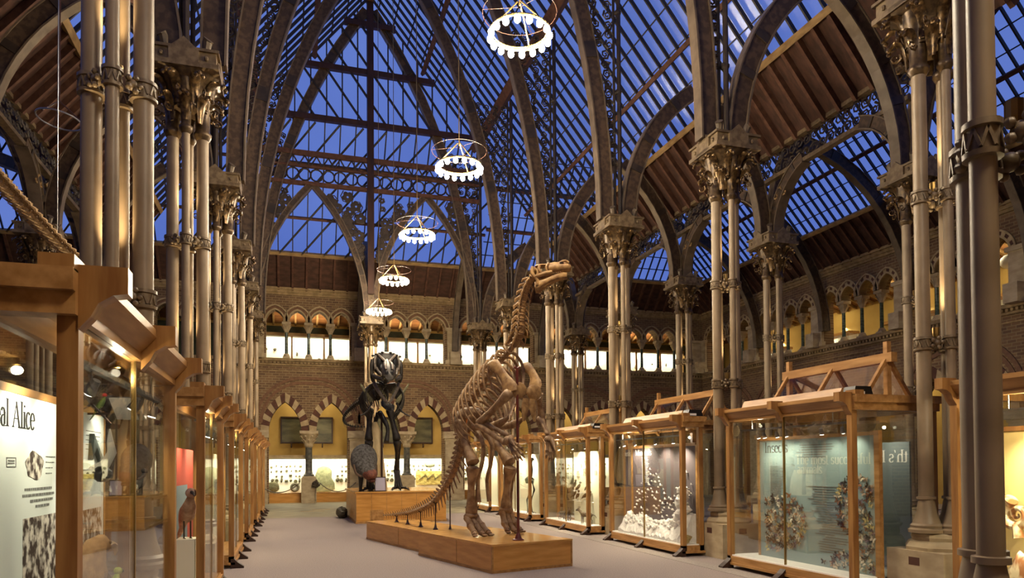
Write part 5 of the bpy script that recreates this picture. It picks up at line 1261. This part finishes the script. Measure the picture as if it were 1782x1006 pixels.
# fore limbs
B_('upper_arm',(3.50,11.28,2.92),(3.17,12.03,2.44),.095,.06,.085)
B_('ulna',(3.15,12.03,2.43),(3.45,11.37,2.09),.075,.045,.055); B_('radius',(3.21,12.05,2.50),(3.50,11.37,2.21),.06,.038,.05)
def hand(base,dirn,side,sc,ma='bone'):
    base=V(base); d=V(dirn).normalized(); s=V(side).normalized(); w=d.cross(s)
    h=MB(); h.ell(base,.085*sc,.07*sc,.07*sc,9,6,jit=.12); h.build('wrist',M[ma],ig,smooth=60)
    for i,(k,l) in enumerate(((-.75,.8),(-.25,1.),(.25,1.0),(.75,.75))):
        f=MB(); a=base+s*(.06*k*sc)+d*.05*sc; b=a+d*.19*l*sc+s*.03*k*sc; c=b+(d*.85-w*.25)*.11*l*sc+s*.02*k*sc; e=c+(d*.7-w*.5)*.08*l*sc
        f.bone(a,b,.032*sc,.02*sc,.03*sc,7); f.bone(b,c,.03*sc,.018*sc,.026*sc,7); f.bone(c,e,.026*sc,.016*sc,.012*sc,7); f.build('finger',M[ma],ig,smooth=60)
    t=MB().tube([base+s*.06*sc,base+s*.02*sc+w*.1*sc+d*.1*sc,base+w*.16*sc+d*.26*sc],[.05*sc,.035*sc,.008*sc],8); t.build('thumb_spike',M[ma],ig,smooth=60)
hand((3.49,11.31,2.12),(.30,-.75,-.62),(.5,.1,.6),1.15)
B_('upper_arm',(4.20,11.80,2.98),(4.30,11.95,2.56),.085,.05,.075); B_('ulna',(4.30,11.95,2.54),(4.33,11.62,2.2),.06,.035,.045); B_('radius',(4.25,11.93,2.56),(4.29,11.6,2.24),.05,.03,.04)
hand((4.30,11.58,2.16),(.05,-.3,-1),(1,.2,.1),1.0)
# pelvis
ip=MB(); 
for s in (-1,1):
    ip.tube(catm([V((3.19,13.42,2.36))+la*s*.15,V((3.19,13.28,2.58))+la*s*.19,V((3.26,13.0,2.68))+la*s*.2,V((3.38,12.68,2.72))+la*s*.19,V((3.47,12.45,2.66))+la*s*.16],10),[.05,.11,.14,.15,.14,.12,.10,.08,.06,.03],10,flat=.28,up=(0,0,1))
ip.build('hip_blade',M['bone'],ig,smooth=60)
for s,l in ((-1,-.17),(1,.17)):
    o=la*(l+.12 if s<0 else l)
    MB().tube(catm([V((3.36,12.70,2.36))+la*l*.6,V((3.44,12.45,2.1))+la*l*.6,V((3.42,12.46,1.75))+la*l*.6,V((3.37,12.57,1.45))+la*l*.6,V((3.39,12.53,1.05))+la*l*.7],12),[.07,.06,.05,.042,.04,.038,.036,.034,.034,.034,.04,.045],8).build('ischium',M['bone'],ig,smooth=60)
    MB().tube(catm([V((3.36,12.70,2.42))+la*l,V((3.48,12.25,2.40))+la*l,V((3.62,11.80,2.44))+la*l,V((3.70,11.55,2.52))+la*l],9),[.06,.06,.055,.05,.055,.065,.075,.06,.03],8,flat=.5,up=(0,0,1)).build('pubis',M['bone'],ig,smooth=60)
# hind limbs
def hind(hip,knee,ank,toe,ff):
    hip=V(hip);knee=V(knee);ank=V(ank);toe=V(toe)
    f=MB().bone(hip,knee+UP*.03,.125,.075,.125,10); f.ell(hip+UP*.03,.11,.11,.1,10,7); f.ell(hip.lerp(knee,.45)-ff*.09,.05,.05,.1,8,6); f.build('femur',M['bone'],ig,smooth=60)
    t=MB().bone(knee-UP*.03,ank,.13,.066,.11,10,bend=(-.02,0,0)); t.build('tibia',M['bone'],ig,smooth=60)
    B_('fibula',knee-UP*.06+la*.11,ank+la*.09,.045,.022,.04)
    MB().ell(ank-UP*.04,.14,.12,.08,10,6,jit=.08).build('ankle',M['bone'],ig,smooth=60)
    for k in (-1,0,1):
        sd=V((-ff.y,ff.x,0))*k; a=ank-UP*.07+sd*.085; b=V((toe.x,toe.y,0))*.5+V((ank.x,ank.y,0))*.5+sd*.115; b=V((b.x,b.y,.63)); 
        m=MB().bone(a,b,.075,.055,.072,8); m.build('metatarsal',M['bone'],ig,smooth=60)
        c=V((toe.x,toe.y,.52))+sd*.135; d=c+ff*(.10 if k==0 else .05)+sd*.03; d.z=.49
        m=MB().bone(b,c,.068,.05,.06,8).bone(c,d,.055,.045,.04,8); m.ell(d+ff*.03-UP*.005,.055,.055,.022,8,5); m.build('toe',M['bone'],ig,smooth=60)
hind((3.03,12.92,2.46),(3.17,12.46,1.72),(3.16,12.58,.84),(3.25,12.22,.5),V((.25,-.97,0)))
hind((3.62,13.15,2.38),(3.90,12.55,1.72),(3.87,12.75,.92),(3.97,12.95-.35,.5),V((.3,-.95,0)))
# skull, built along the head direction
H=V((.93,-.36,.05)).normalized(); HS=V((-H.y,H.x,0)).normalized(); HU=H.cross(HS)*-1
if HU.z<0: HU=-HU
HO=V((3.95,11.44,5.02)); K=.00078
h=lambda x,y,s=0:HO+H*((x-300)*K)+HU*((350-y)*K)+HS*s
def bar(mb,pts,rad,flat=1.): mb.tube(catm([h(*p) for p in pts],10),rad,8,flat=flat)
sk=MB()
sec=lambda x,yt,yb,w:(h(x,(yt+yb)/2),HU*((yb-yt)/2*K),HS*w)
sk.loft([sec(640,200,330,.07),sec(720,185,430,.085),sec(820,172,425,.09),sec(930,180,415,.088),sec(1030,200,410,.085),sec(1110,195,415,.082),sec(1160,230,400,.07),sec(1185,280,360,.04)],14)
sk.loft([sec(400,215,300,.10),sec(480,200,290,.115),sec(560,205,275,.11),sec(660,195,285,.09)],12)
sk.loft([sec(310,270,330,.08),sec(345,250,420,.10),sec(400,240,440,.10),sec(420,270,330,.08)],12)
for s in (-1,1):
    bar(sk,[(350,270,s*.10),(330,400,s*.115),(370,490,s*.12),(420,540,s*.12)],[.03,.034,.036,.036,.034,.032,.03,.03,.03,.03])
    bar(sk,[(500,270,s*.12),(480,340,s*.13),(520,420,s*.125),(560,450,s*.12)],.026)
    bar(sk,[(390,500,s*.125),(500,470,s*.13),(620,440,s*.12),(760,410,s*.095)],[.03,.032,.035,.036,.036,.036,.036,.036,.034,.03])
    bar(sk,[(420,330,s*.11),(455,400,s*.12),(430,500,s*.12)],.02)
    bar(sk,[(700,210,s*.07),(640,300,s*.11),(660,400,s*.11),(720,430,s*.09)],[.02]*10)
    bar(sk,[(940,215,s*.05),(1000,185,s*.06),(1080,185,s*.06),(1140,230,s*.055)],.022)
sk.build('skull',M['boneold'],ig,smooth=50)
m=MB()
for s in (-1,1): m.ell(h(985,222,s*.07),.045,.02,.014,10,6)
m.build('nostril_shade',M['darkwood'],ig)  # dark blobs stand in for the shade inside the nostrils
jw=MB()
for s in (-1,1): 
    jw.loft([(h(370,700,s*.10),HU*(.075),HS*.028),(h(450,690,s*.11),HU*.085,HS*.035),(h(560,640,s*.105),HU*.06,HS*.034),(h(720,570,s*.085),HU*.055,HS*.034),(h(880,510,s*.06),HU*.052,HS*.032),(h(1000,490,s*.035),HU*.06,HS*.035),(h(1085,490,s*.01),HU*.055,HS*.03)],9)
    jw.tube([h(430,690,s*.12),h(440,580,s*.125),h(400,530,s*.12)],[.035,.03,.028],7)
jw.build('lower_jaw',M['boneold'],ig,smooth=50)
tm=MB()
for s in (-1,1):
    for k in range(12): tm.tube([h(620+k*32,428-k*1.5,s*.085),h(620+k*32,462-k*2.5,s*.085)],[.009,.005],5)
tm.build('teeth',M['bone'],ig)
# supports
def stand(x,y,top,lab,ma,rad=.016,flare=.07,z0=ZT):
    r=thing('support_stand',(x,y,z0),lab,'stand'); MB().lathe([(flare,0),(flare,.012),(flare*.6,.03),(rad*1.6,.09),(rad,.12)],14,(x,y,z0)).build('foot',ma,r,smooth=40)
    MB().tube([(x,y,z0+.1),(x,y,top)],rad,8).build('rod',ma,r); m=MB().tube([(x-.05,y,top+.02),(x,y,top-.01),(x+.05,y,top+.02)],rad,6); m.build('cradle',ma,r)
for (x,y,t,n) in ((2.36,16.45,.56,'shortest tail support, at the tail tip'),(2.50,15.75,.63,'second tail support from the tail tip'),(2.66,15.0,.74,'third tail support from the tail tip'),(2.83,14.25,.96,'fourth tail support from the tail tip'),(3.03,13.78,1.40,'tallest dark tail support beside the platform step')):
    stand(x,y,t,'brown iron '+n,M['brownpole'],.012,.055,ZT if y<13.7 else .42)
stand(3.66,11.35,3.35,'tall dark red pole propping the brown skeleton chest',M['redpole'],.024,.10)
# ------------------------------------------------------------------ black skeleton (facing the court)
M['greybone']=mat('grey_brown_bone','#6b6055','#453c34',rough=.5,scale=(14,14,14),bump=.3)
tx=thing('black_dinosaur_skeleton',(2.8,22.3,.95),'black large skulled dinosaur skeleton facing the camera on the tall platform','skeleton')
def T_(name,mb,sm=60,ma='blackbone'): return mb.build(name,M[ma],tx,smooth=sm)
spine=[(2.72,21.15,4.5),(2.74,21.35,4.25),(2.74,21.6,4.15),(2.73,21.95,4.20),(2.72,22.4,4.12),(2.70,22.9,3.95)]
vertebrae(tx,catm(spine,15),lambda u:.15+.03*u,'back',M['blackbone'],lambda u,t:UP,'back_vertebra')
tl=[(2.69,23.0,3.9),(2.45,23.6,3.92),(2.22,24.2,3.85),(2.02,24.9,3.70),(1.86,25.6,3.5),(1.9,26.2,3.3),(2.2,26.8,3.2),(2.7,27.2,3.2)]
vertebrae(tx,catm(tl,34),lambda u:.15-.10*u,'tail',M['blackbone'],lambda u,t:UP,'tail_vertebra')
for p in vertebrae.__defaults__ or (): pass
# skull
F=V((-.03,-1,0)); S=V((1,0,0)); C0=V((2.72,20.95,4.62))
q=lambda a,b,c:C0+F*a+S*b+UP*c
sk=MB()
sk.loft([(q(-.28,0,.08),UP*.24,S*.28),(q(-.14,0,.10),UP*.36,S*.41),(q(0,0,.08),UP*.38,S*.43),(q(.10,0,.06),UP*.34,S*.40),(q(.16,0,.04),UP*.26,S*.30)],18)
sk.loft([(q(.08,0,.06),UP*.22,S*.13),(q(.25,0,-.02),UP*.22,S*.15),(q(.45,0,-.13),UP*.22,S*.19),(q(.65,0,-.24),UP*.21,S*.22),(q(.82,0,-.34),UP*.16,S*.19),(q(.92,0,-.40),UP*.09,S*.12)],16)
for s in (-1,1):
    sk.tube(catm([q(.04,s*.40,.2),q(.08,s*.43,-.05),q(.06,s*.42,-.3),q(.0,s*.36,-.46)],10),[.05,.06,.06,.055,.05,.05,.055,.06,.06,.04],8)
    sk.tube(catm([q(.06,s*.40,-.25),q(.3,s*.34,-.34),q(.55,s*.27,-.40),q(.78,s*.18,-.46)],8),[.05,.06,.065,.065,.06,.055,.05,.04],8)
    for k in range(4): sk.ell(q(.06,s*(.12+.09*k),.42-.035*k),.05,.05,.035,7,5)
T_('skull',sk)
m=MB()
for s in (-1,1):
    m.tube(catm([q(.12,s*.26,.36),q(.2,s*.14,.22),q(.3,s*.06,.12),q(.45,s*.07,.08),q(.66,s*.10,-.03),q(.84,s*.09,-.18)],10),[.035,.04,.045,.045,.045,.045,.05,.05,.045,.03],8)
    m.tube(catm([q(.2,s*.30,-.06),q(.34,s*.27,-.16),q(.55,s*.24,-.24),q(.75,s*.2,-.32)],7),.035,7)
    m.tube(catm([q(.15,s*.32,.3),q(.2,s*.36,.1),q(.19,s*.33,-.1)],6),.035,7)
m.build('skull_ridge',M['greybone'],tx,smooth=60)
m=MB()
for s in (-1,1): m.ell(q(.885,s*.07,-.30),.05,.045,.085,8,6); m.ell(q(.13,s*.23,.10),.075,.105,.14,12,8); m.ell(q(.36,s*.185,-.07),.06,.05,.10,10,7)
m.build('skull_shade',M['black'],tx)  # solid black blobs stand in for the shade in the skull openings
te=MB()
for s in (-1,1):
    for k in range(9): te.tube([q(.3+k*.07,s*(.30-.02*k),-.38+.004*k),q(.31+k*.07,s*(.29-.02*k),-.52+.004*k)],[.02,.003],6)
te.build('upper_teeth',M['fos1'],tx)
jw=MB()
for s in (-1,1): jw.tube(catm([q(.0,s*.37,-.44),q(.18,s*.29,-.66),q(.38,s*.15,-.92),q(.52,s*.02,-1.10)],10),[.05,.075,.075,.07,.065,.06,.06,.055,.05,.045],8,flat=.6)
jw.build('lower_jaw',M['greybone'],tx,smooth=60)
te=MB()
for s in (-1,1):
    for k in range(7): te.tube([q(.24+k*.045,s*(.26-.035*k),-.62-.06*k),q(.27+k*.045,s*(.25-.035*k),-.52-.06*k)],[.016,.003],6)
te.build('lower_teeth',M['fos1'],tx)
# ribs
for i in range(12):
    y=21.45+i*.115; z=4.14-.012*i; c=V((2.73,y,z)); w=.34+.22*sin(pi*(.2+.6*i/12)); dp_=.55+.35*sin(pi*(.3+.5*i/12))
    for s in (-1,1):
        MB().tube(catm([c+S*s*.04,c+S*s*w*.7+UP*.06,c+S*s*w*1.15-UP*.2,c+S*s*w*1.12-UP*dp_*.6,c+S*s*w*.7-UP*dp_],11),[.018,.026,.028,.028,.027,.026,.025,.024,.022,.02,.015],6).build('rib',M['blackbone'],tx,smooth=60)
for s,a,b in ((-1,(2.02,21.55,4.18),(2.36,21.5,3.62)),(1,(3.48,21.55,4.22),(3.10,21.5,3.62))):
    MB().tube(catm([a,V(a).lerp(V(b),.5),b],8),[.02,.035,.035,.04,.045,.055,.07,.06],8,flat=.5).build('shoulder_blade',M['fos1'],tx,smooth=60)
    e=V((2.73+s*.50,21.42,3.36)); B_('upper_arm',b,e,.045,.028,.035,'blackbone',par=tx); B_('forearm',e,e+V((s*.16,-.12,-.12)),.03,.02,.025,'blackbone',par=tx)
    for k in (0,1): MB().tube([e+V((s*.16,-.12,-.12)),e+V((s*(.24+.03*k),-.16,-.16+.03*k))],[.018,.006],5).build('claw',M['blackbone'],tx)
MB().loft([((2.75,21.75,3.66),UP*.05,S*.10),((2.85,21.6,3.54),UP*.07,S*.2),((2.9,21.5,3.42),UP*.05,S*.13)],12).build('chest_plate',M['blackbone'],tx,smooth=60)
# gastralia / pubis
MB().tube(catm([(2.72,22.6,3.4),(2.9,22.1,2.9),(2.84,21.9,2.45)],8),[.09,.09,.08,.07,.06,.06,.07,.09],8).build('pubis',M['blackbone'],tx,smooth=60)
MB().tube(catm([(2.70,22.8,3.4),(2.56,22.75,2.9),(2.62,22.9,2.4)],8),[.08,.07,.06,.05,.05,.045,.045,.05],8).build('ischium',M['blackbone'],tx,smooth=60)
m=MB()
for s in (-1,1): m.tube(catm([(2.70+s*.17,23.2,3.75),(2.70+s*.22,22.8,4.0),(2.70+s*.22,22.3,3.98),(2.7+s*.2,22.0,3.75)],9),[.06,.16,.2,.2,.19,.18,.16,.12,.05],10,flat=.3,up=(0,0,1))
T_('hip_blade',m)
def tleg(hip,knee,ank,ball):
    hip,knee,ank,ball=[V(p) for p in (hip,knee,ank,ball)]
    B_('femur',hip,knee,.13,.085,.13,'blackbone',par=tx); B_('tibia',knee-UP*.03,ank,.125,.06,.09,'blackbone',par=tx); B_('fibula',knee+S*.1-UP*.05,ank+S*.06,.04,.022,.035,'blackbone',par=tx)
    for k in (-1,0,1):
        B_('metatarsal',ank+S*.045*k,ball+S*.08*k+UP*.05,.06,.04,.06,'blackbone',par=tx)
        a=ball+S*.08*k+UP*.05; b=a+V((.11*k,-.22,-.015)); c=b+V((.06*k,-.16,-.03)); m=MB().bone(a,b,.055,.038,.05,8).bone(b,c,.045,.03,.035,8); m.tube([c,c+V((.02*k,-.09,-.035))],[.03,.006],7); m.build('toe',M['blackbone'],tx,smooth=60)
tleg((2.42,22.65,3.5),(2.33,22.15,2.52),(2.37,22.6,1.62),(2.40,22.35,.99))
tleg((3.04,22.65,3.5),(3.20,22.15,2.52),(3.25,22.62,1.60),(3.27,22.35,.99))
r=thing('support_stand',(2.75,22.3,.95),'dark iron prop under the belly of the black skeleton','stand'); MB().tube([(2.75,22.35,.95),(2.75,22.35,3.35)],.03,8).lathe([(.12,0),(.12,.02),(.04,.05)],12,(2.75,22.35,.95)).build('rod',M['brownpole'],r)
# companions on the tall platform
r=thing('dinosaur_model',(2.2,21.95,.95),'grey rough coated dinosaur model with reddish open snout beside the black skeleton leg','model')
m=MB(); q2=lambda x,y,z:V((x,y,z))
m.loft([(q2(2.2,22.9,2.0),UP*.04,S*.05),(q2(2.2,22.55,2.0),UP*.22,S*.24),(q2(2.18,22.25,1.95),UP*.42,S*.36),(q2(2.17,22.0,1.92),UP*.48,S*.41),(q2(2.18,21.8,1.84),UP*.42,S*.36),(q2(2.22,21.62,1.66),UP*.32,S*.27),(q2(2.26,21.45,1.56),UP*.2,S*.18),(q2(2.28,21.35,1.52),UP*.09,S*.1)],18)
m.build('body',mat('grey_feathered_hide','#6b6862','#3f3a34',rough=.9,scale=(16,16,16),detail=8,bump=1.),r,smooth=60)
m=MB().loft([(q2(2.27,21.66,1.52),UP*.2,S*.24),(q2(2.30,21.42,1.47),UP*.18,S*.21),(q2(2.32,21.26,1.44),UP*.1,S*.12),(q2(2.32,21.2,1.43),UP*.04,S*.05)],12); m.build('snout',mat('reddish_snout','#7a4632','#512a1d',rough=.7,scale=(20,20,20)),r,smooth=60)
m=MB().loft([(q2(2.33,21.5,1.30),UP*.07,S*.13),(q2(2.34,21.35,1.27),UP*.05,S*.1),(q2(2.34,21.25,1.28),UP*.02,S*.04)],10); m.build('lower_jaw',mat('dark_red_mouth','#5a2a1e','#3a1a12',rough=.6),r,smooth=60)
for s in (-1,1):
    m=MB().tube([(2.2+s*.13,22.0,1.62),(2.2+s*.14,21.85,1.3),(2.2+s*.14,21.98,1.1),(2.2+s*.14,21.95,.98)],[.12,.07,.05,.05],8)
    for k in (-1,0,1): m.tube([(2.2+s*.14,21.93,.985),(2.2+s*.14+.06*k,21.80,.97)],[.035,.015],6)
    m.build('leg',M['black'],r,smooth=60)
    m=MB().tube(catm([(2.18+s*.33,21.75,1.75),(2.2+s*.3,21.6,1.5),(2.25+s*.2,21.5,1.4)],6),.035,7); m.build('arm',mat('brown_arm','#5c4634',rough=.8),r,smooth=60)
r=thing('pale_stump',(2.55,22.55,.95),'pale tall plaster trunk behind the grey dinosaur model','trunk'); m=MB()
m.tube([(2.66,22.75,.95),(2.64,22.75,1.6),(2.60,22.72,2.2),(2.55,22.7,2.8),(2.52,22.7,3.1)],[.32,.26,.24,.21,.13],12); m.build('trunk',mat('pale_plaster','#e6d3a6','#c9b284',rough=.85,scale=(7,7,3),bump=.6),r,smooth=60)
r=thing('framed_notice',(2.62,21.72,.95),'small framed notice leaning on the front edge of the tall platform','sign'); MB().obox((2.62,21.70,1.17),(.17,0,0),(0,.012,0),(0,.03,.22)).build('frame',M['darkwood'],r); MB().obox((2.62,21.685,1.17),(.145,0,0),(0,.008,0),(0,.027,.19)).build('sheet',mat('lilac_sheet','#a9a4b4',rough=.6),r); MB().obox((2.62,21.78,1.08),(.02,0,0),(0,.07,-.1),(0,.01,.01)).build('strut',M['darkwood'],r)
m=MB().loft([((1.95,22.3,.25),UP*.12,S*.05),((1.6,23,.25),UP*.3,S*.1)],8)
m=MB().ell((1.68,24.3,.17),.2,.4,.19,10,7,jit=.15); tag(m.build('grey_rock',M['fos2'],loc=(1.68,24.3,0)),'grey rock on the floor against the left side of the tall platform','rock')
# tail of a skeleton hanging over the near left case
hs=thing('hanging_tail_skeleton',(-2.6,9.6,5.0),'pale jointed tail skeleton descending over the top of the nearest left case','skeleton')
hp=catm([(-3.55,9.2,5.45),(-3.25,9.4,5.10),(-2.95,9.6,4.75),(-2.68,9.8,4.45),(-2.42,10.0,4.2),(-2.1,10.3,3.9)],34)
vertebrae(hs,hp,lambda u:.17-.055*u,'neck',M['palebone'],lambda u,t:UP+V((.4,0,0)),'tail_vertebra')
MB().tube([hp[3],hp[3]+V((0,0,7.4))],.006,5).tube([hp[20],hp[20]+V((0,0,7.9))],.006,5).build('hanging_wire',M['steel'],hs)
# ------------------------------------------------------------------ ring chandeliers
def chand(x,y,z,lab,lit=True,R=.43,top=ZR-.3):
    r=thing('ring_chandelier',(x,y,z),lab,'chandelier')
    MB().torus((x,y,z+.05),R,.022,40,8).torus((x,y,z+.07),R-.03,.012,32,6).build('ring',M['brass'],r,smooth=True)
    m=MB()
    for k in range(3):
        a=2*pi*k/3+.9; m.tube([(x+R*cos(a),y+R*sin(a),z+.06),(x+.03*cos(a),y+.03*sin(a),z+.5)],.011,6)
    m.tube([(x,y,z+.45),(x,y,top)],.010,6); m.build('hanger',M['brass'],r)
    MB().torus((x,y,z+.34),R*1.25,.005,40,5).build('upper_hoop',M['brownpole'],r)
    m=MB()
    for k in range(3):
        a=2*pi*k/3+.9; m.tube([(x+R*1.25*cos(a),y+R*1.25*sin(a),z+.34),(x+.02*cos(a),y+.02*sin(a),z+.42)],.004,5)
    m.build('hoop_spoke',M['brownpole'],r)
    for k in range(16):
        a=2*pi*k/16; p=(x+R*cos(a),y+R*sin(a),z-.02); b=MB().ell(p,.048,.048,.056,8,6); b.build('bulb',M['bulb'] if lit else M['white'],r,smooth=True)
for i,(y,z) in enumerate(((9.65,7.93),(13.5,7.55),(18.3,7.72),(22.6,7.62),(26.6,7.47),(.4,7.9))):  # last one added unseen behind the camera to light the near piers and cases
    chand(XC,y,z,f'{ORD[i]} glowing ring chandelier from the camera hanging along the nave' if i<5 else 'added ring chandelier out of view behind the camera, lighting the near end')
ch=thing('ring_chandelier',(-3.7,13.6,7.6),'unlit bare wire ring chandelier hanging in the left aisle','chandelier')
MB().torus((-3.7,13.6,7.6),.34,.014,30,6,(.1,.05,1)).build('ring',M['steel'],ch,smooth=True)
m=MB().tube([(-3.7,13.6,7.9),(-3.7,13.6,12.6)],.012,6)
for k in range(3):
    a=2*pi*k/3; m.tube([(-3.7+.34*cos(a),13.6+.34*sin(a),7.6),(-3.7,13.6,7.92)],.01,5)
m.build('hanger',M['brownpole'],ch)
# soft lamps high in the court (row of fittings on the nave posts)
for k in range(1,7):
    for x,s in ((XL,1),(XR,-1)):
        pass
